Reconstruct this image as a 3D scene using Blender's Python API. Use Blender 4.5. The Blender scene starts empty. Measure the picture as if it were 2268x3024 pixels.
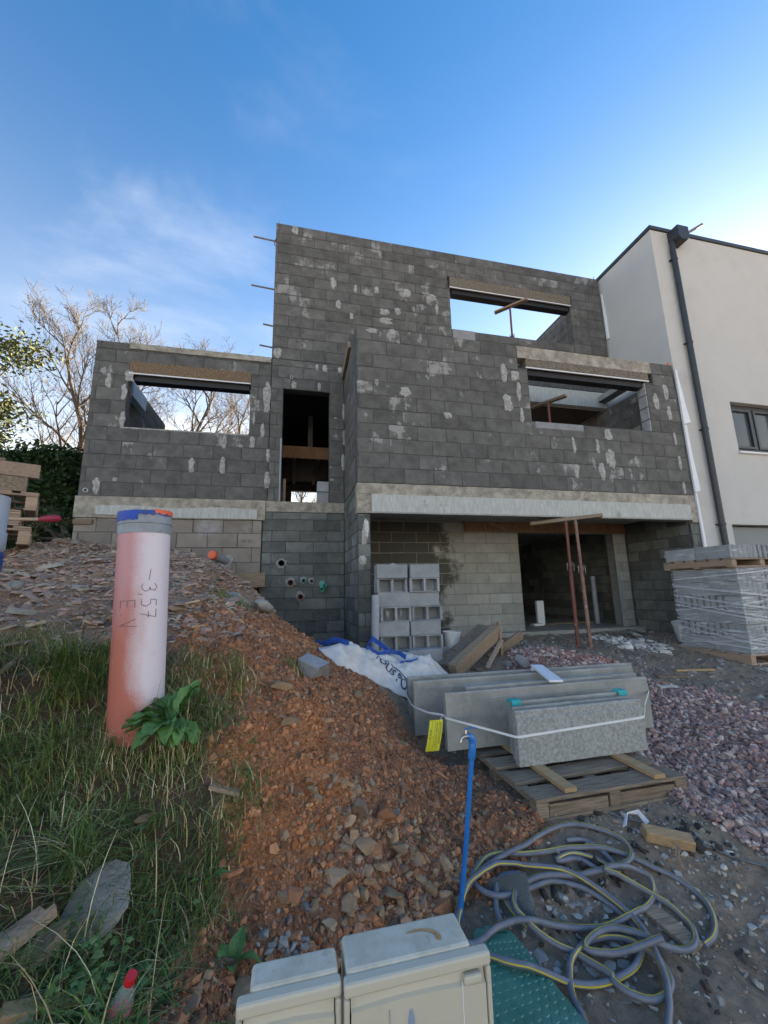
import bpy, math, random
import numpy as np
from mathutils import Vector, Matrix, Quaternion
random.seed(7); RS = np.random.RandomState(11)
SC = bpy.context.scene; COL = SC.collection
# ------------------------------------------------------------------ camera
cam = bpy.data.cameras.new('camera'); CAM = bpy.data.objects.new('camera', cam); COL.objects.link(CAM)
cam.sensor_fit = 'VERTICAL'; cam.sensor_height = 24.0; cam.lens = 24.0*1194.5/3024.0
cam.clip_start = 0.02; cam.clip_end = 3000
yaw, pit, rol = math.radians(-13.19), math.radians(10.86), math.radians(-1.19)
fw = Vector((-math.sin(yaw)*math.cos(pit), math.cos(yaw)*math.cos(pit), math.sin(pit)))
rt = Vector((math.cos(yaw), math.sin(yaw), 0)); up = rt.cross(fw)
r_ = math.cos(rol)*rt + math.sin(rol)*up; u_ = -math.sin(rol)*rt + math.cos(rol)*up
m = Matrix.Identity(4)
for i, c in enumerate((r_, u_, -fw)):
    for k in range(3): m[k][i] = c[k]
CAM.matrix_world = m; SC.camera = CAM
# ------------------------------------------------------------------ light
SUN_AZ, SUN_EL = math.radians(57), math.radians(17)
SKY_STRENGTH = 0.1; EXPOSURE = 3.65; SKY_SAT = 1.32; SKY_VAL = 0.265; HAZE_AMT = 0.88; HAZE_LUM = 1.5; HAZE_TINT = (1.13, 1.0, 0.80); CLOUD_TINT = (1.06, 1.0, 0.90)
world = bpy.data.worlds.new('World'); SC.world = world; world.use_nodes = True
nt = world.node_tree; N = nt.nodes; L = nt.links; N.clear()
out = N.new('ShaderNodeOutputWorld'); bg = N.new('ShaderNodeBackground'); L.new(bg.outputs[0], out.inputs[0])
sky = N.new('ShaderNodeTexSky'); sky.sky_type = 'NISHITA'; sky.sun_disc = False
sky.sun_elevation = SUN_EL; sky.sun_rotation = SUN_AZ; sky.air_density = 1.0; sky.dust_density = 0.4; sky.ozone_density = 2.0
tc = N.new('ShaderNodeTexCoord'); sep = N.new('ShaderNodeSeparateXYZ'); L.new(tc.outputs['Generated'], sep.inputs[0])
def wmath(op, a, b):
    n = N.new('ShaderNodeMath'); n.operation = op
    for k, v in enumerate((a, b)):
        if v is None: continue
        if isinstance(v, (int, float)): n.inputs[k].default_value = v
        else: L.new(v, n.inputs[k])
    return n.outputs[0]
zc = wmath('MAXIMUM', sep.outputs[2], 0.0); den = wmath('ADD', zc, 0.18)
cx = wmath('DIVIDE', sep.outputs[0], den); cy = wmath('DIVIDE', sep.outputs[1], den)
cmb = N.new('ShaderNodeCombineXYZ'); L.new(cx, cmb.inputs[0]); L.new(cy, cmb.inputs[1])
mp = N.new('ShaderNodeMapping'); mp.inputs['Rotation'].default_value = (0, 0, 0.9); mp.inputs['Scale'].default_value = (0.7, 1.0, 1); mp.inputs['Location'].default_value = (5.3, 0.4, 0)
L.new(cmb.outputs[0], mp.inputs[0])
cn = N.new('ShaderNodeTexNoise'); cn.inputs['Scale'].default_value = 1.9; cn.inputs['Detail'].default_value = 9; cn.inputs['Roughness'].default_value = 0.56; cn.inputs['Distortion'].default_value = 0.35
L.new(mp.outputs[0], cn.inputs['Vector'])
hs = N.new('ShaderNodeHueSaturation'); hs.inputs['Saturation'].default_value = SKY_SAT; hs.inputs['Value'].default_value = SKY_VAL; L.new(sky.outputs[0], hs.inputs['Color'])
lo = wmath('SUBTRACT', 1.0, zc)
hazef = wmath('MULTIPLY', wmath('POWER', lo, 2.6), HAZE_AMT)      # pale haze low down, the same all the way round
bw = N.new('ShaderNodeRGBToBW'); L.new(hs.outputs[0], bw.inputs[0])
lum = wmath('ADD', wmath('MULTIPLY', bw.outputs[0], 0.35), HAZE_LUM)
def tint(v, c):
    k = N.new('ShaderNodeCombineXYZ')
    for i in range(3): L.new(wmath('MULTIPLY', v, c[i]), k.inputs[i])
    return k.outputs[0]
m1 = N.new('ShaderNodeMixRGB'); L.new(hazef, m1.inputs[0]); L.new(hs.outputs[0], m1.inputs[1]); L.new(tint(lum, HAZE_TINT), m1.inputs[2])
cov = wmath('ADD', wmath('MULTIPLY', wmath('POWER', lo, 1.5), 0.46), wmath('SUBTRACT', cn.outputs[0], 0.68))
rmp = N.new('ShaderNodeMapRange'); rmp.interpolation_type = 'SMOOTHSTEP'; rmp.inputs['From Min'].default_value = -0.05; rmp.inputs['From Max'].default_value = 0.34; rmp.inputs['To Max'].default_value = 0.36
L.new(cov, rmp.inputs[0])
mx = N.new('ShaderNodeMixRGB'); L.new(rmp.outputs[0], mx.inputs[0]); L.new(m1.outputs[0], mx.inputs[1]); L.new(tint(wmath('MULTIPLY', lum, 1.12), CLOUD_TINT), mx.inputs[2])
L.new(mx.outputs[0], bg.inputs[0]); bg.inputs[1].default_value = SKY_STRENGTH
sd = Vector((math.sin(SUN_AZ)*math.cos(SUN_EL), math.cos(SUN_AZ)*math.cos(SUN_EL), math.sin(SUN_EL)))
sl = bpy.data.lights.new('sun', 'SUN'); sl.energy = 3.0; sl.angle = math.radians(0.5); sl.color = (1.0, 0.86, 0.68)
SUN = bpy.data.objects.new('sun', sl); COL.objects.link(SUN); SUN.rotation_euler = (-sd).to_track_quat('-Z', 'Y').to_euler(); SUN.location = sd*60
vs = SC.view_settings; vs.view_transform = 'Standard'; vs.look = 'None'; vs.exposure = EXPOSURE; vs.gamma = 1; vs.use_curve_mapping = False
SC.cycles.max_bounces = 8; SC.cycles.diffuse_bounces = 4; SC.cycles.transparent_max_bounces = 16
# ------------------------------------------------------------------ materials
def mat(name, c1, c2=None, scale=8.0, rough=0.85, bump=0.0, bscale=60.0, bdist=0.004, rnd=0.0, attr=None, stain=None, sscale=2.0, slo=0.58, shi=0.72,
        stretch=None, coord='Object', metal=0.0, spec=0.4, contrast=(0.35, 0.65), wet=0.0, offset=True, fine=0.0, streak=False, xgrad=None):
    M = bpy.data.materials.new(name); M.use_nodes = True; t = M.node_tree; n = t.nodes; l = t.links
    b = n['Principled BSDF']; b.inputs['Roughness'].default_value = rough; b.inputs['Metallic'].default_value = metal
    b.inputs['Specular IOR Level'].default_value = spec
    tcn = n.new('ShaderNodeTexCoord'); oi = n.new('ShaderNodeObjectInfo'); src = tcn.outputs['Object']
    geo = n.new('ShaderNodeNewGeometry')
    if coord == 'World': src = geo.outputs['Position']
    if offset and coord == 'Object':
        mul = n.new('ShaderNodeMath'); mul.operation = 'MULTIPLY'; mul.inputs[1].default_value = 37.0; l.new(oi.outputs['Random'], mul.inputs[0])
        ad = n.new('ShaderNodeVectorMath'); ad.operation = 'ADD'; l.new(src, ad.inputs[0]); l.new(mul.outputs[0], ad.inputs[1]); src = ad.outputs[0]
    if stretch:
        mpn = n.new('ShaderNodeMapping'); mpn.inputs['Scale'].default_value = stretch; l.new(src, mpn.inputs[0]); srcs = mpn.outputs[0]
    else: srcs = src
    c2 = c2 or tuple(x*0.8 for x in c1)
    no = n.new('ShaderNodeTexNoise'); no.inputs['Scale'].default_value = scale; no.inputs['Detail'].default_value = 8; no.inputs['Roughness'].default_value = 0.62; l.new(srcs, no.inputs['Vector'])
    mr = n.new('ShaderNodeMapRange'); mr.inputs[1].default_value = contrast[0]; mr.inputs[2].default_value = contrast[1]; l.new(no.outputs[0], mr.inputs[0])
    mxn = n.new('ShaderNodeMixRGB'); l.new(mr.outputs[0], mxn.inputs[0]); mxn.inputs[1].default_value = (*c1, 1); mxn.inputs[2].default_value = (*c2, 1); colr = mxn.outputs[0]
    if attr:
        at = n.new('ShaderNodeAttribute'); at.attribute_name = attr
        mu = n.new('ShaderNodeMixRGB'); mu.blend_type = 'MULTIPLY'; mu.inputs[0].default_value = 1; l.new(at.outputs['Color'], mu.inputs[1]); l.new(colr, mu.inputs[2]); colr = mu.outputs[0]
    if rnd:
        at2 = n.new('ShaderNodeAttribute'); at2.attribute_name = 'tone'
        s = n.new('ShaderNodeMath'); s.operation = 'ADD'; l.new(oi.outputs['Random'], s.inputs[0]); l.new(at2.outputs['Fac'], s.inputs[1])
        fr = n.new('ShaderNodeMath'); fr.operation = 'FRACT'; l.new(s.outputs[0], fr.inputs[0])
        mr2 = n.new('ShaderNodeMapRange'); mr2.inputs[3].default_value = 1-rnd; mr2.inputs[4].default_value = 1+rnd; l.new(fr.outputs[0], mr2.inputs[0])
        hv = n.new('ShaderNodeHueSaturation'); l.new(mr2.outputs[0], hv.inputs['Value']); l.new(colr, hv.inputs['Color']); colr = hv.outputs[0]
    if stain:
        ns = n.new('ShaderNodeTexNoise'); ns.inputs['Scale'].default_value = sscale; ns.inputs['Detail'].default_value = 10; ns.inputs['Roughness'].default_value = 0.66
        l.new(geo.outputs['Position'], ns.inputs['Vector'])
        sv = ns.outputs[0]
        if streak:                                 # lime streaks run down from the joints
            mpz = n.new('ShaderNodeMapping'); mpz.inputs['Scale'].default_value = (7,7,1.6); l.new(geo.outputs['Position'], mpz.inputs[0])
            n2 = n.new('ShaderNodeTexNoise'); n2.inputs['Scale'].default_value = 1.6; n2.inputs['Detail'].default_value = 8; n2.inputs['Roughness'].default_value = .7; l.new(mpz.outputs[0], n2.inputs['Vector'])
            a_ = n.new('ShaderNodeMath'); a_.operation = 'MULTIPLY_ADD'; l.new(n2.outputs[0], a_.inputs[0]); a_.inputs[1].default_value = .45; a_.inputs[2].default_value = -.215
            b2 = n.new('ShaderNodeMath'); l.new(sv, b2.inputs[0]); l.new(a_.outputs[0], b2.inputs[1])
            n3 = n.new('ShaderNodeTexNoise'); n3.inputs['Scale'].default_value = .75; n3.inputs['Detail'].default_value = 2; l.new(geo.outputs['Position'], n3.inputs['Vector'])
            c3 = n.new('ShaderNodeMath'); c3.operation = 'MULTIPLY_ADD'; l.new(n3.outputs[0], c3.inputs[0]); c3.inputs[1].default_value = .60; c3.inputs[2].default_value = -.345
            b3 = n.new('ShaderNodeMath'); l.new(b2.outputs[0], b3.inputs[0]); l.new(c3.outputs[0], b3.inputs[1]); sv = b3.outputs[0]
        if rnd and streak:
            o3 = n.new('ShaderNodeMath'); o3.operation = 'MULTIPLY_ADD'; l.new(fr.outputs[0], o3.inputs[0]); o3.inputs[1].default_value = .15; o3.inputs[2].default_value = -.075
            o4 = n.new('ShaderNodeMath'); l.new(sv, o4.inputs[0]); l.new(o3.outputs[0], o4.inputs[1]); sv = o4.outputs[0]
        if xgrad:
            sx_ = n.new('ShaderNodeSeparateXYZ'); l.new(geo.outputs['Position'], sx_.inputs[0])
            a_ = n.new('ShaderNodeMath'); a_.operation = 'MULTIPLY_ADD'; l.new(sx_.outputs[0], a_.inputs[0]); a_.inputs[1].default_value = -xgrad[1]; a_.inputs[2].default_value = xgrad[0]*xgrad[1]
            cp_ = n.new('ShaderNodeClamp'); cp_.inputs[1].default_value = -.35; cp_.inputs[2].default_value = .35; l.new(a_.outputs[0], cp_.inputs[0])
            b2 = n.new('ShaderNodeMath'); l.new(sv, b2.inputs[0]); l.new(cp_.outputs[0], b2.inputs[1]); sv = b2.outputs[0]
        ms = n.new('ShaderNodeMapRange'); ms.inputs[1].default_value = slo; ms.inputs[2].default_value = shi; l.new(sv, ms.inputs[0])
        mm = n.new('ShaderNodeMixRGB'); l.new(ms.outputs[0], mm.inputs[0]); l.new(colr, mm.inputs[1]); mm.inputs[2].default_value = (*stain, 1); colr = mm.outputs[0]
    if fine:
        nf = n.new('ShaderNodeTexNoise'); nf.inputs['Scale'].default_value = 140; nf.inputs['Detail'].default_value = 4; l.new(src, nf.inputs['Vector'])
        mf = n.new('ShaderNodeMapRange'); mf.inputs[1].default_value = .3; mf.inputs[2].default_value = .7; mf.inputs[3].default_value = 1-fine; mf.inputs[4].default_value = 1+fine; l.new(nf.outputs[0], mf.inputs[0])
        hv2 = n.new('ShaderNodeHueSaturation'); l.new(mf.outputs[0], hv2.inputs['Value']); l.new(colr, hv2.inputs['Color']); colr = hv2.outputs[0]
    l.new(colr, b.inputs['Base Color'])
    if wet:
        mw = n.new('ShaderNodeMapRange'); mw.inputs[1].default_value = .4; mw.inputs[2].default_value = .6; mw.inputs[3].default_value = rough; mw.inputs[4].default_value = rough-wet; l.new(no.outputs[0], mw.inputs[0]); l.new(mw.outputs[0], b.inputs['Roughness'])
    if bump:
        nb = n.new('ShaderNodeTexNoise'); nb.inputs['Scale'].default_value = bscale; nb.inputs['Detail'].default_value = 6; nb.inputs['Roughness'].default_value = .7; l.new(srcs, nb.inputs['Vector'])
        bp = n.new('ShaderNodeBump'); bp.inputs['Strength'].default_value = bump; bp.inputs['Distance'].default_value = bdist; l.new(nb.outputs[0], bp.inputs['Height']); l.new(bp.outputs[0], b.inputs['Normal'])
    return M
M = {}
M['block'] = mat('concrete block dark', (.092,.091,.085), (.148,.147,.138), 5, .95, 1.0, 70, .008, rnd=.14, stain=(.30,.30,.29), sscale=3.2, slo=.625, shi=.685, fine=.25, streak=True)
M['block_tower'] = mat('concrete block, limey', (.092,.091,.085), (.148,.147,.138), 5, .95, 1.0, 70, .008, rnd=.18, stain=(.28,.28,.27), sscale=3.0, slo=.57, shi=.65, fine=.25, streak=True)
M['block_low'] = mat('concrete block olive', (.105,.112,.105), (.165,.172,.158), 4, .95, 1.0, 70, .008, rnd=.34, stain=(.27,.28,.275), sscale=1.6, slo=.60, shi=.75, fine=.2)
M['block_pink'] = mat('concrete block pinkish', (.21,.185,.16), (.27,.24,.205), 4, .95, .9, 90, .005, rnd=.14, stain=(.36,.36,.36), sscale=1.4, slo=.55, shi=.7, fine=.15)
M['block_new'] = mat('new grey block', (.25,.262,.272), (.33,.34,.345), 6, .95, .9, 90, .005, rnd=.12, fine=.2)
M['block_dry'] = mat('garage block wet and dry', (.27,.275,.25), (.34,.345,.315), 4, .95, .9, 90, .005, rnd=.16, stain=(.075,.075,.065), sscale=1.3, slo=.47, shi=.55, fine=.15, xgrad=(3.05,.42))
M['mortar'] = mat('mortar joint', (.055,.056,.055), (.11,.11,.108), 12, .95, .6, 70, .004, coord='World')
M['mortar_pale'] = mat('pale mortar joint', (.19,.19,.175), (.26,.26,.24), 12, .95, .6, 70, .004, coord='World')
M['smear'] = mat('pale mortar smear', (.44,.44,.42), (.22,.22,.21), 18, .9, .8, 60, .004, coord='World')
M['concrete'] = mat('rough concrete', (.43,.40,.335), (.22,.20,.165), 7, .9, 1.0, 35, .012, coord='World', fine=.15)
M['concrete_pale'] = mat('pale formed concrete', (.50,.51,.485), (.36,.37,.345), 5, .8, .4, 30, .003, coord='World', stretch=(6,1,1.2), stain=(.30,.285,.25), sscale=2.2, slo=.60, shi=.66)
M['slabcon'] = mat('fair concrete', (.36,.355,.32), (.24,.238,.215), 4, .85, .4, 40, .004, coord='World', stain=(.40,.405,.39), sscale=5, slo=.55, shi=.75, fine=.12)
M['fibre'] = mat('wood fibre lintel', (.27,.235,.18), (.075,.065,.05), 30, .95, 1.0, 55, .010, coord='World', stretch=(1,1,2.2))
M['fibre2'] = mat('wood fibre lintel brown', (.30,.21,.13), (.08,.055,.035), 30, .95, 1.0, 55, .010, coord='World', stretch=(1,1,2.2))
M['white'] = mat('white plastic', (.78,.79,.80), (.70,.71,.72), 6, .5)
M['foam'] = mat('white foam', (.80,.82,.84), (.72,.75,.78), 30, .8, .3, 120, .002)
M['foamblue'] = mat('blue tinged insulation', (.68,.78,.86), (.60,.70,.78), 20, .8)
M['black'] = mat('dark metal', (.012,.013,.016), (.02,.021,.024), 8, .55)
M['anthra'] = mat('anthracite aluminium', (.020,.025,.031), (.028,.033,.039), 5, .45, spec=.5)
M['plaster'] = mat('white render', (.56,.555,.53), (.525,.52,.50), 1.3, .95, 1.0, 110, .008, coord='World', stain=(.47,.46,.43), sscale=1.1, slo=.55, shi=.8, fine=.06)
M['wood'] = mat('weathered plank', (.30,.22,.145), (.17,.13,.09), 5, .85, .5, 40, .004, rnd=.25, stretch=(1,14,14))
M['woodgrey'] = mat('grey weathered pallet wood', (.30,.235,.165), (.14,.105,.075), 5, .85, .6, 40, .004, rnd=.25, stretch=(1.2,16,16))
M['woodnew'] = mat('fresh timber', (.46,.315,.17), (.34,.215,.105), 5, .75, .35, 40, .003, rnd=.15, stretch=(1.2,14,14))
M['woodpink'] = mat('pallet wood pale', (.42,.30,.21), (.27,.20,.145), 5, .8, .4, 40, .003, rnd=.25, stretch=(1.2,14,14))
M['form'] = mat('orange formwork ply', (.27,.145,.065), (.15,.08,.04), 6, .7, .2, stretch=(3,3,1), coord='World')
M['pipered'] = None
M['bluepe'] = mat('blue plastic pipe', (.014,.155,.50), (.025,.185,.52), 12, .38, spec=.5)
M['brass'] = mat('valve metal', (.5,.49,.46), (.3,.29,.27), 40, .35, metal=.9)
M['rust'] = mat('rusty red steel', (.20,.045,.035), (.12,.065,.045), 14, .6, .3, 60, .002, coord='World', stain=(.33,.29,.25), sscale=9, slo=.62, shi=.68)
M['rust2'] = mat('rusty brown steel', (.17,.085,.06), (.24,.15,.11), 14, .6, .3, 60, .002, coord='World', stain=(.40,.37,.33), sscale=8, slo=.60, shi=.68)
M['steel'] = mat('grey wire', (.24,.235,.23), (.15,.13,.12), 20, .5, metal=.6)
M['hose'] = mat('grey blue hose', (.12,.135,.17), (.18,.19,.215), 14, .42, .25, 60, .002, coord='World', spec=.5, stain=(.22,.20,.18), sscale=7, slo=.60, shi=.72)
M['yellow'] = mat('yellow stripe', (.62,.50,.045), (.50,.41,.06), 18, .45)
M['tag'] = mat('yellow tag', (.80,.72,.02), (.74,.66,.02), 3, .5)
M['marker'] = mat('faded marker', (.16,.12,.125), (.34,.26,.27), 60, .6, coord='World')
M['ink'] = mat('black ink', (.02,.02,.022), (.03,.03,.03), 5, .6)
M['inkfaint'] = mat('faded ink on block', (.07,.07,.075), (.10,.10,.10), 30, .9)
M['teal'] = mat('teal corner protector', (.03,.36,.36), (.05,.42,.42), 8, .45)
M['box'] = mat('cream meter box', (.54,.50,.40), (.50,.465,.37), 3, .55, .15, 80, .001, coord='World', stain=(.40,.375,.29), sscale=16, slo=.60, shi=.78)
M['boxtop'] = mat('weathered cream lid', (.60,.56,.46), (.46,.425,.335), 22, .7, .2, 80, .001, coord='World', stain=(.33,.30,.21), sscale=26, slo=.58, shi=.75)
M['bluegrey'] = mat('blue grey badge', (.25,.31,.42), (.25,.31,.42), 5, .4)
M['green'] = mat('green plastic board', (.03,.15,.11), (.065,.21,.165), 7, .4, spec=.5, coord='World', stain=(.14,.24,.19), sscale=5, slo=.55, shi=.75)
M['rock'] = mat('grey stone', (.33,.32,.28), (.22,.215,.185), 7, .9, .8, 35, .01, stain=(.16,.165,.13), sscale=6, slo=.55, shi=.68, fine=.15)
M['rockbrown'] = mat('brown stone', (.36,.24,.14), (.22,.145,.085), 8, .9, .7, 40, .008, rnd=.25)
M['stone'] = mat('stones', (1,1,1), (.72,.70,.68), 30, .85, .4, 120, .002, attr='col', coord='World')
M['gravel'] = mat('crushed stone', (1,1,1), (.70,.68,.68), 40, .92, .3, 120, .002, attr='col', coord='World')
M['leafattr'] = mat('blades', (1,1,1), (.8,.8,.8), 30, .7, attr='col', coord='World', spec=.25)
M['leaf'] = mat('green leaf', (.075,.165,.045), (.125,.235,.06), 14, .5, .4, 60, .002, rnd=.2, spec=.35)
M['bark'] = mat('bare bark', (.115,.092,.068), (.07,.057,.043), 6, .9, coord='World')
M['barkdark'] = mat('dark bark', (.10,.08,.06), (.06,.05,.04), 6, .9, coord='World')
M['sack'] = mat('woven sack', (.66,.64,.60), (.50,.485,.45), 7, .7, .4, 50, .004, coord='World', stain=(.36,.30,.24), sscale=3.2, slo=.62, shi=.72)
M['bluestrap'] = mat('blue strap', (.03,.10,.42), (.05,.14,.5), 20, .6)
M['navy'] = mat('navy print', (.03,.05,.10), (.04,.06,.12), 20, .6)
M['bucket'] = mat('dirty white bucket', (.66,.69,.69), (.50,.52,.50), 9, .5)
M['pvc'] = mat('grey pvc', (.33,.35,.38), (.28,.30,.33), 7, .5, coord='World', stain=(.45,.46,.47), sscale=11, slo=.58, shi=.68)
M['pvcpale'] = mat('pale grey pvc', (.40,.44,.50), (.36,.40,.46), 4, .5, coord='World', stain=(.25,.27,.27), sscale=20, slo=.60, shi=.72)
M['bluetape'] = mat('blue tape', (.03,.09,.36), (.02,.06,.26), 9, .5)
M['pinkpvc'] = mat('brick red pipe', (.36,.13,.11), (.30,.10,.09), 8, .5)
M['greenpvc'] = mat('green conduit', (.08,.42,.27), (.10,.46,.30), 8, .45)
M['orange'] = mat('orange', (.80,.16,.06), (.75,.14,.05), 8, .5)
M['rag'] = mat('white rubble', (.62,.61,.58), (.45,.44,.42), 20, .9, .8, 50, .01, coord='World')
M['grout'] = mat('spilled cement', (.40,.40,.39), (.28,.28,.27), 12, .9, .8, 50, .008, coord='World')
M['magenta'] = mat('red rubber grip', (.30,.02,.05), (.26,.02,.05), 8, .5)
M['redcap'] = mat('red plastic', (.62,.02,.03), (.58,.02,.03), 8, .35, spec=.5)
M['dark'] = mat('dark shaded interior', (.05,.045,.042), (.035,.032,.03), 6, .9)  # interior shade put into the colour of slab, mezzanine and backing
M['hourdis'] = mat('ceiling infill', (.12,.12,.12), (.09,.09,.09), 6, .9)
M['blind'] = mat('grey garage door', (.16,.19,.21), (.17,.20,.22), 2, .5)
def glassy(name, col, rough=.03, trans=1.0, alpha=1.0):
    g = bpy.data.materials.new(name); g.use_nodes = True; b = g.node_tree.nodes['Principled BSDF']
    b.inputs['Base Color'].default_value = (*col, 1); b.inputs['Roughness'].default_value = rough; b.inputs['Transmission Weight'].default_value = trans; b.inputs['IOR'].default_value = 1.45; b.inputs['Alpha'].default_value = alpha
    return g
M['glass'] = glassy('window glass', (.10,.115,.12), .03, .3)
M['pet'] = glassy('clear bottle plastic', (.80,.86,.90), .08, 0, .22)
# stretch film: wrinkled, mostly clear
g = bpy.data.materials.new('stretch film'); g.use_nodes = True; t = g.node_tree; b = t.nodes['Principled BSDF']
b.inputs['Base Color'].default_value = (.85,.88,.90,1); b.inputs['Roughness'].default_value = .22
tcn = t.nodes.new('ShaderNodeTexCoord'); mpn = t.nodes.new('ShaderNodeMapping'); mpn.inputs['Rotation'].default_value = (.25,.35,0); mpn.inputs['Scale'].default_value = (1.2,1.2,16); t.links.new(tcn.outputs['Object'], mpn.inputs[0])
nn = t.nodes.new('ShaderNodeTexNoise'); nn.inputs['Scale'].default_value = 2.2; nn.inputs['Detail'].default_value = 7; nn.inputs['Distortion'].default_value = 1.2; t.links.new(mpn.outputs[0], nn.inputs['Vector'])
mrn = t.nodes.new('ShaderNodeMapRange'); mrn.inputs[1].default_value = .47; mrn.inputs[2].default_value = .66; mrn.inputs[3].default_value = .04; mrn.inputs[4].default_value = .60; t.links.new(nn.outputs[0], mrn.inputs[0]); t.links.new(mrn.outputs[0], b.inputs['Alpha'])
bp = t.nodes.new('ShaderNodeBump'); bp.inputs['Strength'].default_value = 1.0; bp.inputs['Distance'].default_value = .05; t.links.new(nn.outputs[0], bp.inputs['Height']); t.links.new(bp.outputs[0], b.inputs['Normal'])
M['film'] = g
M['filmfold'] = glassy('rolled film', (.80,.83,.86), .25, 0, .30)
# ------------------------------------------------------------------ helpers
def tag(o, label=None, cat=None, group=None, kind=None):
    if label: o['label'] = label
    if cat: o['category'] = cat
    if group: o['group'] = group
    if kind: o['kind'] = kind
    return o
def WM(o): return o.matrix_basis.copy() if o.parent is None else WM(o.parent) @ o.matrix_parent_inverse @ o.matrix_basis
def link(o, parent=None):
    COL.objects.link(o)
    if parent is not None: o.parent = parent; o.matrix_parent_inverse = WM(parent).inverted()
    return o
def thing(name, label, cat, loc=(0,0,0), group=None):
    o = bpy.data.objects.new(name, None); o.empty_display_size = .1; o.location = loc; COL.objects.link(o); return tag(o, label, cat, group)
def copy_tree(o, parent=None):
    c = o.copy(); COL.objects.link(c)
    if parent is not None: c.parent = parent; c.matrix_parent_inverse = o.matrix_parent_inverse.copy()
    for ch in list(o.children): copy_tree(ch, c)
    return c
class MB:
    def __init__(s): s.v = []; s.f = []; s.t = []
    def add(s, V, F, tone=None):
        k = len(s.v); s.v += [tuple(p) for p in V]; s.f += [tuple(i+k for i in f) for f in F]
        if tone is not None: s.t += [tone]*len(V)
        return s
    def box(s, x0, x1, y0, y1, z0, z1):
        V = [(x,y,z) for z in (z0,z1) for y in (y0,y1) for x in (x0,x1)]
        return s.add(V, [(0,2,3,1),(4,5,7,6),(0,1,5,4),(2,6,7,3),(0,4,6,2),(1,3,7,5)])
    def bar(s, p0, p1, w, h, upv=(0,0,1), ch=.0):      # rectangular bar between two points
        p0, p1 = Vector(p0), Vector(p1); d = (p1-p0).normalized(); u = Vector(upv); a = d.cross(u).normalized(); b = a.cross(d)
        V = [p+a*sx*w/2+b*sz*h/2 for p in (p0,p1) for sz in (-1,1) for sx in (-1,1)]
        return s.add(V, [(0,2,3,1),(4,5,7,6),(0,1,5,4),(2,6,7,3),(0,4,6,2),(1,3,7,5)])
    def tube(s, pts, r, n=10, cap=True, closed=False):
        P = [Vector(p) for p in pts]; m = len(P); rr = r if isinstance(r, (list, tuple)) else [r]*m; k = len(s.v); prev = None
        for i, p in enumerate(P):
            d = (P[min(i+1,m-1)]-P[max(i-1,0)]).normalized()
            if prev is None: a = d.orthogonal().normalized()
            else: a = (prev - d*prev.dot(d)); a = a.normalized() if a.length > 1e-6 else d.orthogonal().normalized()
            prev = a; b = d.cross(a)
            for j in range(n):
                t = 2*math.pi*j/n; s.v.append(tuple(p+(a*math.cos(t)+b*math.sin(t))*rr[i]))
        for i in range(m-1):
            for j in range(n): s.f.append((k+i*n+j, k+i*n+(j+1)%n, k+(i+1)*n+(j+1)%n, k+(i+1)*n+j))
        if cap: s.f.append(tuple(k+j for j in reversed(range(n)))); s.f.append(tuple(k+(m-1)*n+j for j in range(n)))
        return s
    def lathe(s, c, prof, n=24, axis=(0,0,1)):
        q = Vector((0,0,1)).rotation_difference(Vector(axis)); k = len(s.v); c = Vector(c)
        for r, z in prof:
            for j in range(n):
                t = 2*math.pi*j/n; s.v.append(tuple(c + q @ Vector((r*math.cos(t), r*math.sin(t), z))))
        for i in range(len(prof)-1):
            for j in range(n): s.f.append((k+i*n+j, k+i*n+(j+1)%n, k+(i+1)*n+(j+1)%n, k+(i+1)*n+j))
        if prof[0][0] > 1e-4: s.f.append(tuple(k+j for j in reversed(range(n))))
        if prof[-1][0] > 1e-4: s.f.append(tuple(k+(len(prof)-1)*n+j for j in range(n)))
        return s
    def prism(s, poly, fn, d0, d1):                 # polygon in 2D, fn(u,v,d) -> 3D
        n = len(poly); V = [fn(u,v,d) for d in (d0,d1) for u,v in poly]
        return s.add(V, [tuple(reversed(range(n))), tuple(range(n,2*n))] + [(i,(i+1)%n,n+(i+1)%n,n+i) for i in range(n)])
    def mesh(s, name):
        me = bpy.data.meshes.new(name); me.from_pydata(s.v, [], s.f); me.update()
        if s.t and len(s.t) == len(s.v):
            at = me.attributes.new('tone', 'FLOAT', 'POINT'); at.data.foreach_set('value', np.array(s.t, 'f'))
        return me
    def build(s, name, mt, parent=None, smooth=False, bevel=0, fixn=True):
        me = s.mesh(name); me.materials.append(mt)
        if smooth: me.shade_smooth()
        o = bpy.data.objects.new(name, me); link(o, parent)
        if smooth:
            try: me.set_sharp_from_angle(angle=math.radians(42))
            except Exception: pass
        if bevel:
            bm = o.modifiers.new('bevel', 'BEVEL'); bm.width = bevel; bm.segments = 2; bm.limit_method = 'ANGLE'
        return o
def npmesh(name, V, F, mt, col=None, parent=None, smooth=False):
    V = np.asarray(V, 'f'); F = np.asarray(F, np.int32); me = bpy.data.meshes.new(name); k = F.shape[1]
    me.vertices.add(len(V)); me.vertices.foreach_set('co', V.ravel()); me.loops.add(F.size); me.loops.foreach_set('vertex_index', F.ravel())
    me.polygons.add(len(F)); me.polygons.foreach_set('loop_start', np.arange(0, F.size, k, dtype=np.int32)); me.update(calc_edges=True)
    if col is not None:
        col = np.asarray(col, 'f'); a = me.attributes.new('col', 'FLOAT_COLOR', 'POINT')
        if col.shape[1] == 3: col = np.c_[col, np.ones(len(col), 'f')]
        a.data.foreach_set('color', col.astype('f').ravel())
    me.polygons.foreach_set('use_smooth', np.full(len(F), bool(smooth)))
    me.materials.append(mt); o = bpy.data.objects.new(name, me); link(o, parent); return o
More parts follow.
